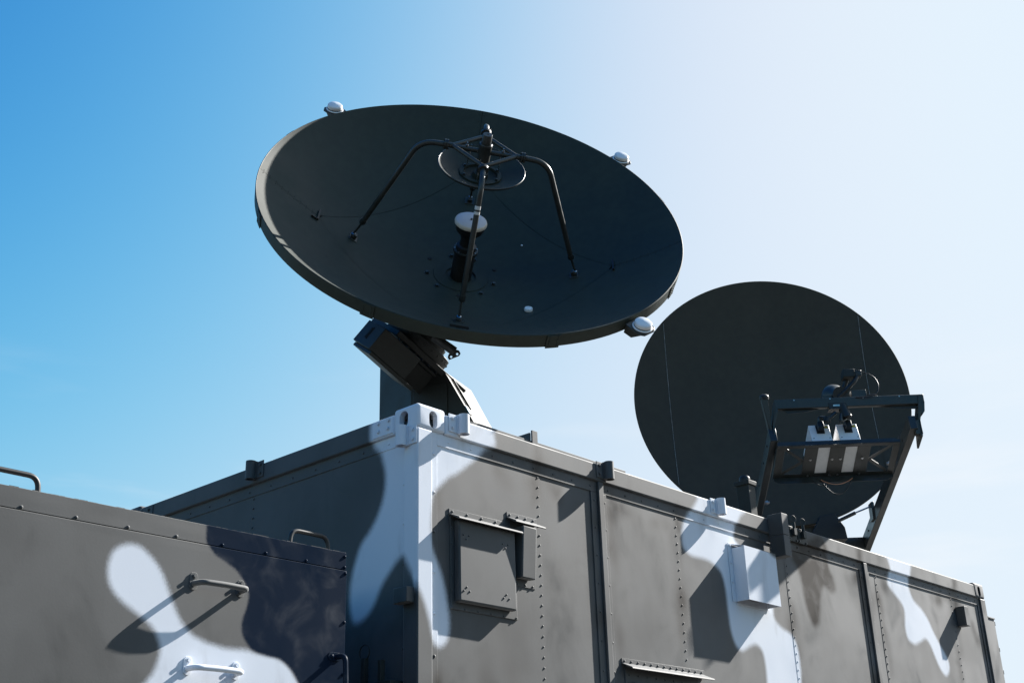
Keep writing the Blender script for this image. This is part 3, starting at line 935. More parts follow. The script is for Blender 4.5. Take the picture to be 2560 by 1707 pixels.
# lifting bows on the lid
for xl, xr in ((-0.600, -0.402), (-1.865, -1.664)):
    path = arc_path([V(xl, 0.105, BXT), V(xl + 0.006, 0.105, BXT + 0.080), V(xr - 0.006, 0.105, BXT + 0.080), V(xr, 0.105, BXT)], 0.04, 8)
    obj('lifting_bow', MB().tube(path, 0.0095, 14), 'rubber', eb, smooth=60)
# ================================================================== dish on the tilted pedestal
R1, H1 = 1.2, 0.49
c1 = V(0.80761402, 0.4031939, 1.60562023)
n1 = unit((-0.4870, -0.7196, 0.4952))
x1_ = unit((-n1[1], n1[0], 0))
y1_ = np.cross(n1, x1_)
PED = V(1.25, 1.12, 0)
d1 = thing('satellite_dish', (PED[0], PED[1], 0.086),
           'dark green deep dish with four bent feed struts and white domes, on the tilted pedestal', 'satellite dish')
# drawn with a 1.2 m radius, built with 1.3 m
BUILT = (c1, V(1.1724, 0.7540, 1.8910), 1.3 / 1.2)
def D(x, y, z):
    return c1 + x * x1_ + y * y1_ + z * n1
PHI = math.radians(-9.2)
def par(r):
    return -H1 + H1 * r * r / (R1 * R1)
RV = 0.862
def chord(phi):
    a = (phi - PHI) % (math.pi / 2) - math.pi / 4
    return RV * math.cos(math.pi / 4) / math.cos(a)
GAP = 0.0013
# inner panel
th = np.linspace(0, 2 * math.pi, 129)
def inner(t, a):
    rr = t * (chord(a) - GAP)
    return D(rr * math.cos(a), rr * math.sin(a), par(rr))
obj('reflector_panel', MB().grid(inner, np.linspace(0.0005, 1, 22), th), 'dish', d1, weld=True, smooth=60)
for k in range(4):
    p0 = PHI + k * math.pi / 2
    def outer(t, a, p0=p0):
        r0 = chord(a) + GAP
        rr = r0 + t * (R1 - r0)
        aa = a + (GAP / rr) * (1 if a - p0 < math.pi / 4 else -1) * (1 - min(1, min(a - p0, p0 + math.pi / 2 - a) / 0.03))
        return D(rr * math.cos(aa), rr * math.sin(aa), par(rr))
    ang = np.concatenate([[p0 + 1e-4], np.linspace(p0 + 0.03, p0 + math.pi / 2 - 0.03, 34), [p0 + math.pi / 2 - 1e-4]])
    obj('reflector_panel', MB().grid(outer, np.linspace(0, 1, 10), ang), 'dish', d1, weld=True, smooth=60)
# back shell and outer band
prof = [(r, par(r) - 0.012 - 0.05 * (1 - r / R1)) for r in np.linspace(0.001, R1 - 0.004, 26)]
obj('reflector_back', MB().lathe(prof, c1, n1, 96, u=x1_), 'dish', d1, smooth=60)
band = obj('rim_band', MB().lathe([(R1 - 0.002, -0.003), (R1 + 0.002, 0.002), (R1 + 0.006, 0.0), (R1 + 0.006, -0.072), (R1 + 0.002, -0.076), (R1 - 0.03, -0.076), (R1 - 0.034, -0.060)], c1, n1, 160, u=x1_), 'dish', d1, smooth=40)
for k in range(8):
    a = PHI + math.radians(22 + 45 * k)
    er, et = math.cos(a) * x1_ + math.sin(a) * y1_, -math.sin(a) * x1_ + math.cos(a) * y1_
    m = MB()
    for s_ in range(-4, 5):
        aa = a + s_ * 0.0075
        e2r = math.cos(aa) * x1_ + math.sin(aa) * y1_
        if s_ < 4:
            ab = aa + 0.0075
            e3r = math.cos(ab) * x1_ + math.sin(ab) * y1_
            m.add([c1 + (R1 + ro) * e + n1 * z for e in (e2r, e3r) for ro in (0.0065, 0.011) for z in (-0.003, -0.079)],
                  [(0, 1, 3, 2), (4, 6, 7, 5), (2, 3, 7, 6), (0, 4, 5, 1), (0, 2, 6, 4), (1, 5, 7, 3)])
    for row in (-0.022, 0.022):
        for q in range(5):
            m.rivet(c1 + (R1 + 0.011) * er + et * row + n1 * (-0.012 - 0.014 * q), er, 0.004, 0.003)
    obj('band_splice', m, 'dish', band, smooth=40)
# seam latches where the radial joints meet the inner panel
for k in range(4):
    a = PHI + k * math.pi / 2
    er, et = math.cos(a) * x1_ + math.sin(a) * y1_, -math.sin(a) * x1_ + math.cos(a) * y1_
    o = c1 + RV * er + n1 * (par(RV) + 0.003)
    tn = unit(er + n1 * (2 * H1 * RV / R1 ** 2))
    nn = unit(np.cross(et, tn)); nn = nn if nn @ n1 > 0 else -nn
    m = MB().fbox(o, (tn, et, nn), (-0.012, -0.05, 0.0), (0.0, 0.05, 0.012))
    if k == 2:
        m.fbox(o, (tn, et, nn), (0.0, 0.046, 0.0), (0.035, 0.052, 0.01))
    obj('seam_latch', m, 'rubber', d1, smooth=0)
    if k in (0, 1, 2, 3):
        s_ = MB()
        for q in range(9):
            r = RV + 0.03 + q * (R1 - RV - 0.05) / 8
            for sd in (-0.014, 0.014):
                s_.rivet(c1 + r * er + et * sd + n1 * par(r), n1, 0.003, 0.0025)
        obj('seam_rivets', s_, 'dish', d1, kind='stuff')
# bolts round the feed base
for k in range(9):
    a = math.radians(20 + 40 * k)
    r = 0.20 if k % 3 else 0.225
    p = D(r * math.cos(a), r * math.sin(a), par(r))
    if k % 3:
        instance('base_bolt', ME_HEXD, p, n1, d1, scale=1.5)
    else:
        obj('drain_plug', MB().lathe([(0.014, 0.0005), (0.012, 0.004), (0, 0.004)], p, n1, 14), 'seam', d1)
obj('base_ring', MB().lathe([(0.162, par(0.162) + 0.0005), (0.161, par(0.16) + 0.004), (0.15, par(0.15) + 0.004), (0.09, par(0.05) + 0.010)], c1, n1, 48), 'dish', d1)
# feed horn on the axis
fh = obj('feed_tube', MB().lathe([(0.062, par(0) + 0.004), (0.061, -0.312), (0.071, -0.310), (0.0725, -0.305), (0.0725, -0.297), (0.069, -0.294), (0.058, -0.292), (0.057, -0.268), (0.042, -0.262), (0.040, -0.225), (0.046, -0.200), (0.076, -0.168), (0.082, -0.152), (0.083, -0.122)], c1, n1, 40), 'rubber', d1, smooth=35)
obj('feed_collar', MB().lathe([(0.0715, -0.2970), (0.071, -0.2925), (0.066, -0.2915), (0.060, -0.2915)], c1, n1, 40), 'strut', fh)
for k in range(8):
    a = k * math.pi / 4
    instance('collar_bolt', ME_HEXS, D(0.0645 * math.cos(a), 0.0645 * math.sin(a), -0.2915), n1, fh, scale=0.55)
cp = obj('feed_cap', MB().lathe([(0.086, -0.123), (0.092, -0.121), (0.094, -0.112), (0.091, -0.102), (0.086, -0.0985)], c1, n1, 48), 'rim', fh, smooth=45)
obj('feed_window', MB().lathe([(0.0865, -0.0987), (0.083, -0.0962), (0.03, -0.095), (0, -0.095)], c1, n1, 48), 'cap', cp)
obj('cap_stud', MB().lathe([(0.006, -0.0955), (0.006, -0.088), (0, -0.087)], c1, n1, 12), 'strut', cp)
# sub-reflector: a shallow bowl seen from behind
TS = 0.250
prof = [(0.240, TS), (0.243, TS - 0.003), (0.241, TS - 0.007)]
prof2 = [(0.240, TS)] + [(r, TS - 0.066 * (1 - (r / 0.24) ** 2)) for r in np.linspace(0.236, 0.001, 16)]
sr = obj('subreflector', MB().lathe(prof2, c1, n1, 72), 'dish', d1, smooth=60)
obj('subreflector_face', MB().lathe([(0.2415, TS - 0.003)] + [(r, TS - 0.012 - 0.080 * (1 - (r / 0.24) ** 2)) for r in np.linspace(0.236, 0.001, 14)], c1, n1, 72), 'dish', sr, smooth=60)
obj('subreflector_rim', MB().tube([D(0.241 * math.cos(a), 0.241 * math.sin(a), TS - 0.002) for a in np.linspace(0, 2 * math.pi, 73)], 0.0035, 8, False), 'strut', sr, smooth=60)
zs = TS - 0.066 * (1 - (0.115 / 0.24) ** 2)
obj('mounting_ring', MB().lathe([(0.120, zs), (0.118, zs + 0.010), (0.095, zs + 0.010), (0.092, zs - 0.01), (0.045, zs - 0.012), (0.040, zs + 0.012), (0.012, zs + 0.016)], c1, n1, 48), 'dish', sr, smooth=40)
for k in range(6):
    a = PHI + math.radians(30 + 60 * k)
    p = D(0.105 * math.cos(a), 0.105 * math.sin(a), zs + 0.012)
    instance('ring_bolt', ME_HEXD, p, n1, sr, scale=1.0)
for k in range(3):
    a = PHI + math.radians(20 + 120 * k)
    obj('adjuster_rod', MB().tube([D(0.105 * math.cos(a), 0.105 * math.sin(a), zs), D(0.095 * math.cos(a), 0.095 * math.sin(a), 0.34)], 0.0025, 6), 'steel', sr)
# four-point frame with hub
TF = 0.345
def F_(r, k, z=TF):
    a = PHI + k * math.pi / 2
    return D(r * math.cos(a), r * math.sin(a), z)
m = MB()
for k in range(4):
    m.tube([F_(0.178, k), F_(0.178, k + 1)], 0.0125, 12)
m.tube([F_(0.178, 0, TF - 0.004), F_(0.178, 2, TF - 0.004)], 0.0135, 12)
fr = obj('feed_frame', m, 'strut', d1, smooth=50)
obj('hub', MB().lathe([(0.012, TF - 0.15), (0.024, TF - 0.14), (0.026, TF - 0.075), (0.036, TF - 0.07), (0.036, TF + 0.042), (0.033, TF + 0.046), (0.027, TF + 0.046), (0.027, TF + 0.098), (0.025, TF + 0.102), (0.006, TF + 0.102), (0.004, TF + 0.098), (0, TF + 0.098)], c1, n1, 28), 'strut', fr, smooth=35)
for k, q in ((0, 0.1), (2, 0.1)):
    p = F_(0.10, k, TF + 0.012)
    obj('frame_stud', MB().lathe([(0.007, 0), (0.007, 0.008), (0.004, 0.008), (0.004, 0.022), (0, 0.022)], p, n1, 10), 'steel', fr)
# struts
for k in range(4):
    a = PHI + k * math.pi / 2
    er, et = math.cos(a) * x1_ + math.sin(a) * y1_, -math.sin(a) * x1_ + math.cos(a) * y1_
    foot = D(0.647 * math.cos(a), 0.647 * math.sin(a), par(0.647))
    pts = [c1 + er * 0.175 + n1 * TF, c1 + er * 0.352 + n1 * (TF - 0.004), foot + n1 * 0.052 - er * 0.014]
    path = arc_path(pts, 0.085, 10)
    st = obj('feed_strut', MB().tube(path[:-1] + [path[-2] + (path[-1] - path[-2]) * 0.9], 0.0155, 14), 'strut', d1, smooth=60)
    dirn = unit(path[-1] - path[-2])
    e0 = path[-2] + (path[-1] - path[-2]) * 0.9
    m = MB().tube([e0 - dirn * 0.03, e0 - dirn * 0.004, e0 + dirn * 0.004], [0.0185, 0.0185, 0.012], 14)
    m.tube([e0, foot + n1 * 0.03], 0.0065, 10)
    obj('strut_end', m, 'strut', st, smooth=50)
    m = MB().lathe([(0.013, 0.016), (0.016, 0.020), (0.013, 0.034), (0.007, 0.036)], foot, n1, 12)
    obj('strut_nut', m, 'steel', st)
    tn = unit(er + n1 * (2 * H1 * 0.647 / R1 ** 2))
    nn = unit(np.cross(et, tn)); nn = nn if nn @ n1 > 0 else -nn
    m = MB().fbox(foot, (tn, et, nn), (-0.026, -0.03, 0.0), (0.026, 0.03, 0.005))
    m.fbox(foot, (tn, et, nn), (-0.014, -0.014, 0.005), (0.014, 0.014, 0.03))
    obj('strut_foot', m, 'strut', st, bevel=0.002)
    # bolted flange joint next to the frame
    fo = c1 + er * 0.212 + n1 * TF
    m = MB().lathe([(0, -0.010), (0.029, -0.010), (0.029, -0.002), (0.018, -0.002), (0.018, 0.002), (0.029, 0.002), (0.029, 0.010), (0, 0.010)], fo, er, 16)
    for q in range(4):
        b_ = math.pi / 4 + q * math.pi / 2
        o_ = fo + 0.023 * (math.cos(b_) * et + math.sin(b_) * n1)
        m.tube([o_ - er * 0.017, o_ + er * 0.017], 0.004, 6)
    obj('strut_flange', m, 'strut', st, smooth=30)
    if k == 3:
        # stencilled marker bands on the near strut
        q0 = path[-2] + (path[-1] - path[-2]) * 0.06
        for s_, w in ((0.00, 0.020), (0.030, 0.016)):
            obj('marker_band', MB().tube([q0 + dirn * s_, q0 + dirn * (s_ + w)], 0.0161, 14, False), 'tape', st)
# white rim domes on bracket plates
for j, ang in enumerate((126.0, 36.4, -53.6)):
    a = math.radians(ang)
    er, et = math.cos(a) * x1_ + math.sin(a) * y1_, -math.sin(a) * x1_ + math.cos(a) * y1_
    o = c1 + er * 1.280 + n1 * (-0.022)
    m = MB().prism([o + er * p + et * q for p, q in ((-0.068, -0.058), (-0.068, 0.058), (0.030, 0.062), (0.054, 0.038), (0.054, -0.038), (0.030, -0.062))], -n1 * 0.010)
    m.prism([o + er * (-0.072) + et * -0.042 - n1 * 0.010, o + er * 0.042 + et * -0.042 - n1 * 0.010, o + er * -0.02 + et * -0.042 - n1 * 0.065, o + er * (-0.072) + et * -0.042 - n1 * 0.065], et * 0.084)
    bk = obj('dome_bracket', m, 'strut', d1, bevel=0.002, weld=True)
    obj('dome_base', MB().lathe([(0.0, 0.0005), (0.051, 0.0005), (0.053, 0.005), (0.050, 0.008), (0.045, 0.009)], o, n1, 32), 'dome', bk)
    obj('dome_gasket', MB().lathe([(0.045, 0.0085), (0.0465, 0.010), (0.0465, 0.013), (0.045, 0.0145)], o, n1, 32), 'rubber', bk)
    obj('radome', MB().lathe([(0.0455, 0.0140), (0.0465, 0.017), (0.0450, 0.030), (0.040, 0.036), (0.022, 0.041), (0.0, 0.043)], o, n1, 40), 'dome', bk, smooth=28)
# white puck and a white stud standing in for a drain hole glint on the reflecting surface
rr = math.hypot(0.324, 0.434)
p = D(0.324, -0.434, par(rr))
obj('white_puck', MB().lathe([(0.021, 0), (0.024, 0.003), (0.024, 0.015), (0.021, 0.019), (0, 0.020)], p, unit(n1 - 0.4 * (0.324 * x1_ - 0.434 * y1_)), 24), 'dome', d1)
rr = math.hypot(0.394, 0.274)
obj('hole_glint', MB().lathe([(0.006, 0), (0.006, 0.005), (0, 0.007)], D(0.394, 0.274, par(rr)), n1, 12), 'dome', d1)

HUB_BACK = built(D(0, 0, -H1 - 0.05))
BUILT = None
# pedestal: turntable, chamfered body, slanted ring and electronics block
az = math.radians(72)
e1, e2 = V(math.sin(az), math.cos(az), 0), V(-math.cos(az), math.sin(az), 0)
def E(a, b, z):
    return PED + a * e1 + b * e2 + Z_ * z
obj('turntable', MB().lathe([(0.45, 0.086), (0.45, 0.25), (0.36, 0.27), (0.36, 0.40), (0.42, 0.405), (0.425, 0.415), (0.425, 0.455), (0.40, 0.46), (0, 0.46)], PED, Z_, 56), 'pedestal', d1, smooth=35)
vs = {'F0': E(-.25, -.335, .461), 'F1': E(-.25, .075, .461), 'F2': E(-.25, .075, .785), 'F3': E(-.25, -.14, .825), 'F4': E(-.25, -.275, .575),
      'G1': E(-.04, .41, .461), 'G2': E(-.04, .41, 1.030),
      'H0': E(.14, -.32, .461), 'H1': E(.20, .41, .461), 'H2': E(.20, .41, 1.030), 'H3': E(.11, -.137, .824), 'H4': E(.12, -.245, .602)}
idx = {k: i for i, k in enumerate(vs)}
fs = ['F0 F1 F2 F3 F4', 'F1 G1 G2 F2', 'G1 H1 H2 G2', 'H1 H0 H4 H3 H2', 'F3 H3 H4 F4', 'F4 H4 H0 F0', 'F2 G2 H2', 'F2 H2 H3 F3', 'F0 H0 H1 G1 F1']
pb = obj('pedestal_body', MB().add(list(vs.values()), [tuple(idx[k] for k in f.split())[::-1] for f in fs]), 'pedestal', d1, bevel=0.006, seg=2, weld=True, smooth=25)
obj('access_panel', MB().prism([E(-.2515, .055, .49), E(-.2515, .055, .752), E(-.2515, -.165, .742), E(-.2515, -.165, .49)], -e1 * 0.006), 'pedestal', pb, bevel=0.002, weld=True)
sl = unit(E(0, -.275, .575) - E(0, -.14, .825))
nA = unit(np.cross(e1, sl)); nA = nA if nA @ SUN > 0 else -nA
m = MB().fbox(E(-.2, -.155, .797) + nA * 0.001, (e1, sl, nA), (0.0, 0.02, 0), (0.006, 0.255, 0.012))
obj('slope_bead', m, 'strut', pb, smooth=0)
obj('corner_tab', MB().fbox(E(-.25, -.275, .575), (e1, sl, nA), (0.001, -0.01, 0.0005), (0.035, 0.05, 0.006)), 'steel', pb, smooth=0)
bd, bm_, bk_ = unit((0.916, -0.011, -0.401)), unit((0.318, -0.591, 0.742)), unit((-0.245, -0.807, -0.538))
bm_ = unit(bm_ - bd * (bm_ @ bd)); bk_ = unit(np.cross(bd, bm_))
bk_ = bk_ if bk_ @ V(-0.245, -0.807, -0.538) > 0 else -bk_
O = V(0.59, 1.168, 0.962)
blk = obj('electronics_block', MB().fbox(O, (bd, bm_, bk_), (0, 0, 0), (0.285, 0.146, 0.267)), 'pedestal', d1, bevel=0.004)
obj('block_base', MB().fbox(O, (bd, bm_, bk_), (0.02, -0.022, 0.0), (0.36, -0.001, 0.272)), 'pedestal', blk, bevel=0.003)
# nameplate
m = MB()
m.fbox(O, (bd, bm_, bk_), (-0.003, 0.045, 0.105), (-0.0005, 0.115, 0.120))
m.fbox(O, (bd, bm_, bk_), (-0.003, 0.045, 0.126), (-0.0005, 0.115, 0.131))
m.fbox(O, (bd, bm_, bk_), (-0.003, 0.04, 0.136), (-0.0005, 0.12, 0.141))
obj('name_plate', m, 'seam', blk, smooth=0)
# slanted mounting plate with bolt heads, and the bearing rings above it
PC = O + bd * 0.44 + bm_ * 0.165 + bk_ * -0.02
pl = obj('slant_plate', MB().fbox(PC, (bd, bm_, bk_), (-0.33, 0.0, -0.22), (0.235, 0.034, 0.20)), 'pedestal', d1, bevel=0.003)
obj('slant_wedge', MB().fbox(PC, (bd, bm_, bk_), (-0.154, -0.160, -0.20), (0.125, -0.0305, 0.150)), 'pedestal', pl, bevel=0.004)
obj('lower_plate', MB().fbox(PC, (bd, bm_, bk_), (-0.10, -0.030, -0.22), (0.14, -0.012, 0.17)), 'pedestal', pl, bevel=0.002)
for k in range(9):
    instance('plate_bolt', ME_HEXD, PC + bd * (-0.28 + 0.06 * k) + bm_ * 0.0 + bk_ * 0.185, -bm_, pl, scale=1.1)
m = MB().lathe([(0.205, 0.035), (0.21, 0.045), (0.21, 0.092), (0.20, 0.097), (0.155, 0.098), (0.155, 0.13), (0.13, 0.132), (0.13, 0.155), (0.085, 0.158), (0.085, 0.19)], PC + bd * -0.10, bm_, 48)
rg = obj('bearing_ring', m, 'pedestal', pl, smooth=30)
for k in range(24):
    a = 2 * math.pi * k / 24
    instance('ring_bolt', ME_HEXD, PC + bd * -0.10 + bm_ * 0.068 + 0.2095 * (math.cos(a) * bd + math.sin(a) * bk_), math.cos(a) * bd + math.sin(a) * bk_, rg, scale=0.7)
# hub behind the reflector
back = HUB_BACK
obj('reflector_hub', MB().lathe([(0.40, 0.06), (0.38, -0.02), (0.26, -0.10), (0.24, -0.16), (0.0, -0.16)], back, n1, 40), 'dish', d1, smooth=40)
m = MB().tube([back - n1 * 0.14, PC + bd * -0.10 + bm_ * 0.17], [0.13, 0.085], 24)
obj('hub_neck', m, 'dish', d1, smooth=60)
LUG = [V(0.7362, 0.6634, 0.8627), V(0.8374, 0.6009, 0.7849), V(0.8277, 0.6016, 0.8007), V(0.8526, 0.5813, 0.7894), V(0.863, 0.5798, 0.7736),
       V(0.8607, 0.5899, 0.7617), V(0.8295, 0.6362, 0.7432), V(0.82, 0.6382, 0.7566), V(0.819, 0.6306, 0.7703), V(0.8325, 0.623, 0.7588), V(0.8509, 0.5944, 0.7717)]
lug_n = unit(V(-3.57, -3.81, -1.82) - LUG[0])
m = MB().tube([LUG[0], LUG[1]], 0.026, 14)
lo_ = obj('tow_arm', m, 'strut', d1, smooth=60)
lp = obj('tow_lug', MB().prism(LUG[2:9], -lug_n * 0.012), 'strut', d1, bevel=0.0015, weld=True)
cut(lp, [MB().prism([h + 0.0062 * (math.cos(t) * unit(np.cross(lug_n, Z_)) + math.sin(t) * unit(np.cross(lug_n, np.cross(lug_n, Z_)))) + lug_n * 0.03 for t in np.linspace(0, 2 * math.pi, 17)[:-1]], -lug_n * 0.08) for h in LUG[9:11]])
obj('tow_cable', MB().tube([LUG[0] + V(.03, 0, .02), LUG[0] + V(.08, -.03, .0), LUG[0] + V(.13, -.06, .02), LUG[0] + V(.16, -.08, .06)], 0.004, 6), 'rubber', d1)

# ================================================================== offset dish with the feed tray
R2 = 1.18
c2 = V(5.35937156, 1.25966047, 1.85679941)
n2 = unit((-0.7524501, -0.6488856, 0.1129881))
n2h = unit((n2[0], n2[1], 0))
x2_ = V(0.65306763, -0.75729959, 0)
y2_ = np.cross(n2, x2_)
y2_ = y2_ if y2_[2] > 0 else -y2_
d2 = thing('satellite_dish', (5.35, 1.34, 0.086),
           'nearly black shallow round dish with a forward tray of two white boxes, farther along roof', 'satellite dish')
# drawn with a 1.18 m radius, built with 1.152 m
BUILT = (c2, V(5.1475, 1.1394, 1.7695), 1.152 / 1.18)
def G(x, y, z):
    return c2 + x * x2_ + y * y2_ + z * n2
def Q(x, t, z):
    return c2 + x * x2_ + t * n2h + z * Z_
DEP2 = 0.20
def par2(x, y):
    return -DEP2 + DEP2 * (x * x + y * y) / R2 ** 2
SX = 0.868
def slice_panel(xa, xb, n):
    def fn(s, t):
        x = xa + (xb - xa) * s
        h = math.sqrt(max(R2 * R2 - x * x, 1e-6))
        y = -h + 2 * h * t
        return G(x, y, par2(x, y))
    ss = 0.5 - 0.5 * np.cos(np.linspace(0, math.pi, n))
    tt = 0.5 - 0.5 * np.cos(np.linspace(0, math.pi, 48))
    obj('reflector_panel', MB().grid(fn, ss, tt, True), 'dish2', d2, smooth=60)
slice_panel(-SX + 0.002, SX - 0.002, 48)
slice_panel(-R2 + 0.0005, -SX - 0.002, 16)
slice_panel(SX + 0.002, R2 - 0.0005, 16)
obj('reflector_back', MB().lathe([(r, -DEP2 + DEP2 * (r / R2) ** 2 - 0.02 - 0.02 * (1 - r / R2)) for r in np.linspace(0.001, R2 + 0.002, 22)], c2, n2, 120, u=x2_), 'dish2', d2, smooth=60)
obj('reflector_edge', MB().lathe([(R2 - 0.004, -0.001), (R2 + 0.001, 0.001), (R2 + 0.004, -0.003), (R2 + 0.004, -0.021), (R2, -0.023)], c2, n2, 160, u=x2_), 'dish2', d2, smooth=40)
for s_ in (-1, 1):
    hh = math.sqrt(R2 ** 2 - SX ** 2)
    obj('joint_edge', MB().tube([G(s_ * SX, y, par2(SX, y) + 0.0012) for y in np.linspace(-hh + 0.02 if s_ < 0 else -0.45, hh - 0.02, 30)], 0.0014, 6), 'jointgrey', d2)
# mount behind the reflector, down to the roof
bk2 = G(0, -0.25, -DEP2 - 0.05)
obj('mount_head', MB().fbox(bk2, (x2_, n2h, Z_), (-0.30, -0.46, -0.45), (0.30, -0.10, 0.35)), 'strut', d2, bevel=0.02)
ft = bk2 - n2h * 0.2
m = MB().lathe([(0.36, 0.153), (0.36, 0.22), (0.24, 0.24), (0.20, 0.28), (0.20, bk2[2] - 0.44)], V(ft[0], ft[1], 0), Z_, 40)
obj('mount_column', m, 'strut', d2, smooth=35)
m = MB()
m.fbox(Q(0.05, -0.05, -1.29), (x2_, n2h, Z_), (-0.26, -0.18, -0.10), (0.30, 0.12, 0.16))
obj('boom_hinge', m, 'strut', d2, bevel=0.05, seg=3)

# feed boom: two box-section legs rising towards the feed
def beam(a, b, wid, hgt, side):            # box section from a to b
    ax = unit(b - a)
    sx = unit(side - ax * (side @ ax))
    up = np.cross(sx, ax)
    up = up if up[2] > 0 else -up
    return MB().fbox(a, (ax, sx, up), (0, -wid / 2, -hgt / 2), (np.linalg.norm(b - a), wid / 2, hgt / 2))
LEGS = {}
for s_, xx, a, b in (('l', -0.338, (1.60, -0.870), (0.45, -1.222)), ('r', 0.668, (1.60, -0.815), (-0.30, -1.322))):
    p, q = Q(xx, *a), Q(xx, *b)
    lg = obj('boom_leg', beam(p, q, 0.052, 0.112, x2_), 'strut', d2, bevel=0.004)
    LEGS[s_] = lg
    for t in (0.12, 0.3, 0.55, 0.8):
        pp = p + (q - p) * t
        instance('leg_bolt', ME_HEXD, pp + unit(np.cross(x2_, q - p)) * 0.0 - x2_ * 0.0225, -x2_, lg, scale=1.2)
    pp = p + (q - p) * (0.75 if s_ == 'l' else 0.28)
    obj('leg_pin', MB().lathe([(0.013, 0), (0.013, 0.03), (0.018, 0.03), (0.018, 0.045), (0.010, 0.047), (0.010, 0.058), (0, 0.058)], pp + (x2_ if s_ == 'l' else -x2_) * 0.022, x2_ if s_ == 'l' else -x2_, 12), 'steel', lg)
# cross member low down with two lightening holes
cmx = obj('cross_member', MB().fbox(Q(0.02, -0.12, -1.285), (x2_, n2h, Z_), (0, -0.03, -0.055), (0.625, 0.03, 0.055)), 'strut', d2, bevel=0.004)
cut(cmx, [MB().lathe([(0, -0.1), (0.022, -0.1), (0.022, 0.1), (0, 0.1)], Q(0.02 + q, -0.12, -1.285), n2h, 18) for q in (0.34, 0.44)])
# gas strut
gs = obj('gas_strut', MB().tube([Q(0.36, 0.27, -1.18), Q(0.50, 0.30, -1.125)], 0.014, 14), 'strut', d2, smooth=60)
obj('strut_rod', MB().tube([Q(0.50, 0.30, -1.125), Q(0.636, 0.285, -1.072)], 0.0065, 10), 'steel', gs)
obj('strut_lug', MB().fbox(Q(0.640, 0.28, -1.09), (x2_, n2h, Z_), (-0.012, -0.05, -0.10), (0.012, 0.05, 0.045)), 'strut', gs, bevel=0.004)
# hinge quadrant under the reflector
m = MB().prism([Q(0.13, 0.15, -1.30), Q(0.45, 0.15, -1.30), Q(0.44, 0.15, -1.20), Q(0.37, 0.15, -1.08), Q(0.25, 0.15, -1.10)], -n2h * 0.12)
obj('hinge_quadrant', m, 'rubber', d2, bevel=0.005, weld=True)

# head frame: front beam with turned-down flange, side cheeks, rubber stops
fb = obj('front_beam', MB().fbox(Q(-0.300, 1.60, -0.642), (x2_, n2h, Z_), (0, -0.045, -0.036), (1.075, 0.0, 0.038)), 'strut', d2, bevel=0.005)
m = MB().prism([Q(-0.245, 1.575, -0.679), Q(0.02, 1.575, -0.679), Q(-0.08, 1.575, -0.700), Q(-0.215, 1.575, -0.706)], n2h * -0.006)
m.prism([Q(0.46, 1.575, -0.679), Q(0.735, 1.575, -0.679), Q(0.71, 1.575, -0.706), Q(0.57, 1.575, -0.700)], n2h * -0.006)
obj('beam_gusset', m, 'rubber', fb, weld=True)
for xx in (-0.16, 0.10, 0.34, 0.60):
    instance('beam_bolt', ME_HEXS, Q(xx, 1.60, -0.615), n2h, fb, scale=0.55)
for s_, x_in, x_out in ((-1, -0.300, -0.352), (1, 0.735, 0.690)):
    z0 = -0.60 if s_ < 0 else -0.68
    m = MB()
    m.prism([Q(x_in, 1.61, -0.61), Q(x_in, 1.61, -0.70), Q(x_out + 0.02, 1.60, -0.80), Q(x_out + 0.02, 1.60, -0.92), Q(x_out + 0.02, 1.46, -0.97), Q(x_out + 0.02, 1.50, -0.78), Q(x_in, 1.54, -0.61)], x2_ * 0.014)
    obj('side_cheek', m, 'strut', fb, weld=True, smooth=0)
    if s_ < 0:
        m = MB().prism([Q(-0.398, 1.62, -0.585), Q(-0.352, 1.62, -0.59), Q(-0.345, 1.60, -0.70), Q(-0.338, 1.58, -0.90), Q(-0.356, 1.58, -0.86)], n2h * -0.05)
        obj('stop_arm', m, 'strut', fb, weld=True, smooth=0)
        obj('rubber_stop', MB().lathe([(0.032, -0.02), (0.034, 0.0), (0.030, 0.012), (0.016, 0.020), (0, 0.022)], Q(-0.370, 1.595, -0.580), unit(Z_ + 0.25 * n2h), 24), 'rubber', fb, smooth=50)
    else:
        obj('rubber_stop', MB().lathe([(0.032, -0.03), (0.034, 0.0), (0.030, 0.012), (0.016, 0.020), (0, 0.022)], Q(0.66, 1.42, -0.565), unit(Z_ + 0.25 * n2h), 24), 'rubber', fb, smooth=50)
        m = MB().prism([Q(0.775, 1.60, -0.66), Q(0.765, 1.60, -0.735), Q(0.742, 1.60, -0.765), Q(0.735, 1.60, -0.68)], n2h * -0.05)
        m.prism([Q(0.690, 1.60, -0.80), Q(0.722, 1.60, -0.80), Q(0.728, 1.60, -0.905), Q(0.678, 1.60, -0.905), Q(0.68, 1.60, -0.86)], n2h * -0.05)
        obj('side_lug', m, 'strut', fb, weld=True, smooth=0)

# feed tray: sloping floor pierced by bracing and two slots, with folded lips
tA, tB = Q(0.12, 1.60, -0.962), Q(0.12, 1.30, -1.105)
ta = unit(tB - tA)
tn_ = unit(np.cross(x2_, ta)); tn_ = tn_ if tn_[2] > 0 else -tn_
TL = float(np.linalg.norm(tB - tA))
def T(a, b, c):
    return tA + x2_ * a + ta * b + tn_ * c
m = MB()
fr_ = (x2_, ta, tn_)
HW = 0.435
m.fbox(tA, fr_, (-HW, 0.0, 0.0), (HW, 0.028, 0.004))
m.fbox(tA, fr_, (-HW, TL - 0.035, 0.0), (HW, TL, 0.004))
for a, b in ((-HW, -HW + 0.055), (-0.235, -0.140), (-0.055, 0.055), (0.140, 0.235), (HW - 0.045, HW)):
    m.fbox(tA, fr_, (a, 0.0285, 0.0), (b, TL - 0.0355, 0.004))
tray = obj('feed_tray', m, 'strut', d2, bevel=0.001, smooth=0)
m = MB()
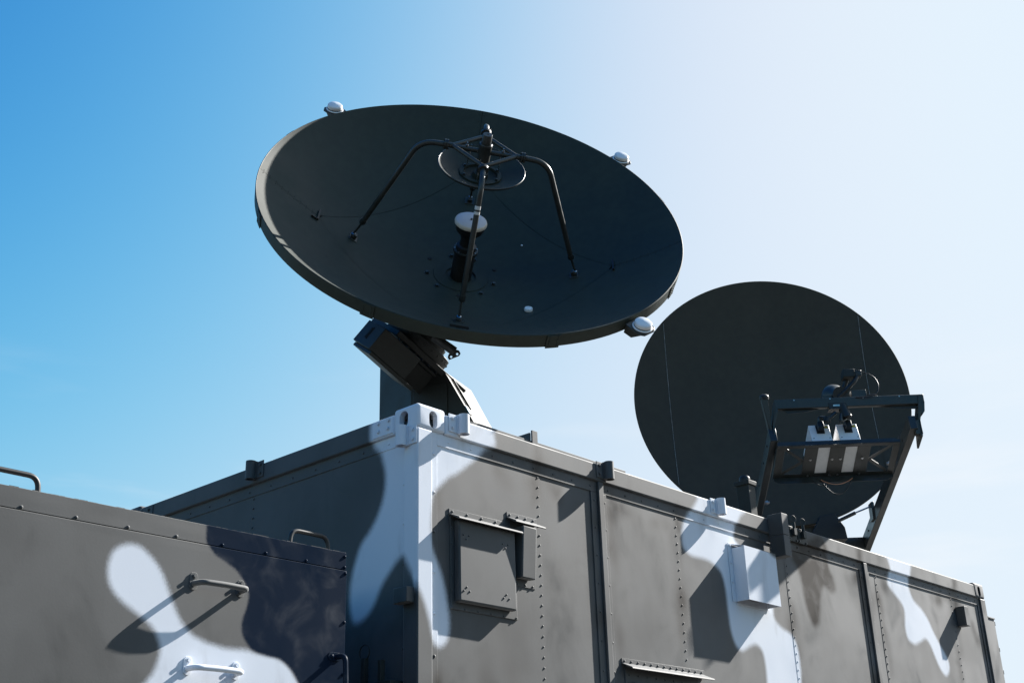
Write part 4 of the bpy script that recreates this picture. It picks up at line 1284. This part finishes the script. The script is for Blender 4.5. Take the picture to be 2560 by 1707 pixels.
for s_ in (-1, 1):
    c0, c3 = s_ * 0.236, s_ * (HW - 0.056)
    for b0, b1 in ((TL * 0.5, 0.03), (TL * 0.5, TL - 0.04)):
        m = MB().add([T(c0, b0 - 0.018, 0.0005), T(c0, b0 + 0.018, 0.0005), T(c3, b1 + 0.016, 0.0005), T(c3, b1 - 0.016, 0.0005),
               T(c0, b0 - 0.018, 0.0035), T(c0, b0 + 0.018, 0.0035), T(c3, b1 + 0.016, 0.0035), T(c3, b1 - 0.016, 0.0035)],
              [(0, 1, 2, 3), (7, 6, 5, 4), (0, 4, 5, 1), (1, 5, 6, 2), (2, 6, 7, 3), (3, 7, 4, 0)])
        obj('tray_brace', m, 'strut', tray, smooth=0)
m = MB().prism([T(-HW, -0.0005, 0.004), T(-HW, -0.004, 0.03), T(-HW + 0.02, -0.004, 0.036), T(HW - 0.03, -0.004, 0.036), T(HW, -0.004, 0.02), T(HW, -0.0005, 0.004)], -ta * 0.003)
m.prism([T(-HW, TL + 0.0005, 0.004), T(-HW, TL + 0.0005, -0.03), T(-HW + 0.05, TL + 0.0005, -0.058), T(HW - 0.06, TL + 0.0005, -0.058), T(HW, TL + 0.0005, -0.026), T(HW, TL + 0.0005, 0.004)], ta * 0.003)
m.prism([T(-HW - 0.0005, 0, 0.0), T(-HW - 0.0005, TL, 0.0), T(-HW - 0.0005, TL, 0.05), T(-HW - 0.0005, 0, 0.05)], -x2_ * 0.003)
m.prism([T(HW + 0.0005, 0, 0.0), T(HW + 0.0005, TL, 0.0), T(HW + 0.0005, TL, 0.09), T(HW + 0.0005, 0, 0.06)], x2_ * 0.003)
obj('tray_lip', m, 'strut', tray, smooth=0)
for a in (-0.187, -0.03, 0.03, 0.187):
    instance('tray_bolt', ME_HEXS, T(a, TL * 0.45, -0.0002), -tn_, tray, scale=0.9)
    instance('tray_bolt', ME_HEXS, T(a, TL - 0.015, -0.0002), -tn_, tray, scale=0.9)
# two white transmitter boxes standing in the tray
for xo, lbl in ((-0.100, 0), (0.100, 1)):
    tb = obj('transmitter_box', MB().fbox(tA, fr_, (xo - 0.078, 0.012, 0.005), (xo + 0.070, TL - 0.012, 0.212)), 'boxwhite', d2, bevel=0.005, seg=3)
    obj('box_sticker', MB().fbox(tA, fr_, (xo + 0.036, 0.0108, 0.176), (xo + 0.058, 0.0118, 0.198)), 'yellow', tb, smooth=0)
    obj('side_label', MB().fbox(tA, fr_, (xo - 0.0792, 0.07, 0.05), (xo - 0.0785, 0.20, 0.11)), 'label', tb, smooth=0)
    m = MB().fbox(tA, fr_, (xo - 0.022, -0.045, 0.135), (xo + 0.020, 0.0105, 0.196))
    m.fbox(tA, fr_, (xo - 0.030, 0.004, 0.122), (xo + 0.028, 0.0112, 0.204))
    obj('waveguide_flange', m, 'rubber', tb, bevel=0.003)
    for ax_, az_ in ((-0.06, 0.03), (-0.06, 0.08), (0.055, 0.03), (0.055, 0.08), (-0.03, 0.045), (0.015, 0.045)):
        instance('cover_screw', ME_HEXD, T(xo + ax_, 0.0118, az_), -ta, tb, scale=0.4)
# waveguide run from the boxes up to the feed
bl = T(-0.10, -0.028, 0.19)
brr = T(0.10, -0.028, 0.19)
m = MB()
m.tube(arc_path([bl, bl + Z_ * 0.045, Q(0.075, 1.60, -0.765), Q(0.13, 1.58, -0.715)], 0.02, 4), 0.015, 8)
m.tube(arc_path([brr, brr + Z_ * 0.035, Q(0.150, 1.62, -0.80), Q(0.165, 1.60, -0.735)], 0.02, 4), 0.013, 8)
wg = obj('waveguide', m, 'strut', d2, smooth=30)
obj('waveguide_joint', MB().lathe([(0, -0.02), (0.026, -0.02), (0.026, 0.012), (0.020, 0.018), (0, 0.018)], Q(0.062, 1.605, -0.772), unit(Z_ + 0.4 * x2_), 16), 'rubber', wg)
m = MB().fbox(Q(0.15, 1.575, -0.668), (x2_, n2h, Z_), (-0.065, -0.05, -0.025), (0.065, 0.03, 0.022))
m.tube([Q(0.185, 1.58, -0.66), Q(0.205, 1.585, -0.76)], [0.030, 0.042], 14)
obj('diplexer', m, 'rubber', wg, bevel=0.002)
obj('diplexer_tag', MB().fbox(Q(0.135, 1.606, -0.668), (x2_, n2h, Z_), (-0.02, 0, -0.007), (0.028, 0.002, 0.006)), 'steel', wg, smooth=0)
# horn looking at the reflector, low-noise block and hoses above the beam
hc = Q(0.205, 1.40, -0.515)
hd = unit(G(0, -0.1, -DEP2) - hc)
fh2 = obj('feed_horn', MB().lathe([(0.040, -0.06), (0.046, -0.02), (0.070, 0.02), (0.086, 0.05), (0.090, 0.075), (0.082, 0.076), (0.04, 0.02)], hc, hd, 32), 'strut', d2, smooth=40)
obj('horn_flange', MB().lathe([(0, -0.075), (0.056, -0.075), (0.056, -0.062), (0.04, -0.06)], hc, hd, 24), 'rubber', fh2)
m = MB().fbox(Q(0.300, 1.43, -0.372), (x2_, n2h, Z_), (-0.045, -0.05, -0.03), (0.040, 0.05, 0.032))
lnb = obj('low_noise_block', m, 'pedestal', fh2, bevel=0.005)
obj('block_end', MB().fbox(Q(0.362, 1.43, -0.372), (x2_, n2h, Z_), (-0.02, -0.04, -0.024), (0.03, 0.04, 0.024)), 'strut', lnb, bevel=0.006)
m = MB().tube(arc_path([Q(0.362, 1.45, -0.385), Q(0.335, 1.47, -0.43), Q(0.265, 1.47, -0.50), Q(0.195, 1.46, -0.555)], 0.05, 6), 0.016, 12)
m.tube(arc_path([Q(0.290, 1.41, -0.40), Q(0.270, 1.40, -0.45), Q(0.245, 1.39, -0.50)], 0.03, 5), 0.017, 12)
obj('feed_hose', m, 'rubber', fh2, smooth=60)
obj('filter_body', MB().fbox(Q(0.36, 1.42, -0.535), (x2_, n2h, Z_), (-0.06, -0.03, -0.04), (0.05, 0.03, 0.038)), 'strut', fh2, bevel=0.003)
obj('filter_body', MB().fbox(Q(0.13, 1.43, -0.548), (x2_, n2h, Z_), (-0.05, -0.02, -0.02), (0.03, 0.02, 0.02)), 'strut', fh2, bevel=0.003)
m = MB().tube(arc_path([Q(0.335, 1.49, -0.352), Q(0.385, 1.50, -0.375), Q(0.452, 1.55, -0.43), Q(0.468, 1.60, -0.52), Q(0.44, 1.62, -0.60), Q(0.36, 1.62, -0.618), Q(0.285, 1.605, -0.612)], 0.06, 6), 0.0042, 8)
m.tube(arc_path([Q(0.40, 1.45, -0.545), Q(0.46, 1.45, -0.535), Q(0.49, 1.46, -0.56), Q(0.485, 1.48, -0.60)], 0.03, 5), 0.005, 8)
obj('feed_cable', m, 'rubber', fh2, smooth=60)
# drooping cables under the tray
def droop(a, b, sag, n=14):
    return [a + (b - a) * t + Z_ * (-sag * 4 * t * (1 - t)) for t in np.linspace(0, 1, n)]
u0 = T(-0.14, TL - 0.02, -0.05)
obj('hanging_cable', MB().tube(droop(T(-0.10, TL - 0.01, -0.04), T(0.13, TL - 0.01, -0.04), 0.115), 0.0042, 8), 'rubber', tray, smooth=60)
obj('hanging_cable', MB().tube(droop(T(-0.16, TL - 0.01, -0.04), T(-0.02, TL - 0.01, -0.045), 0.045), 0.004, 8), 'rubber', tray, smooth=60)
obj('earth_lead', MB().tube(droop(T(-0.10, TL - 0.02, -0.05), T(0.13, TL - 0.02, -0.045), 0.04), 0.003, 8), 'copper', tray, smooth=60)
BUILT = None
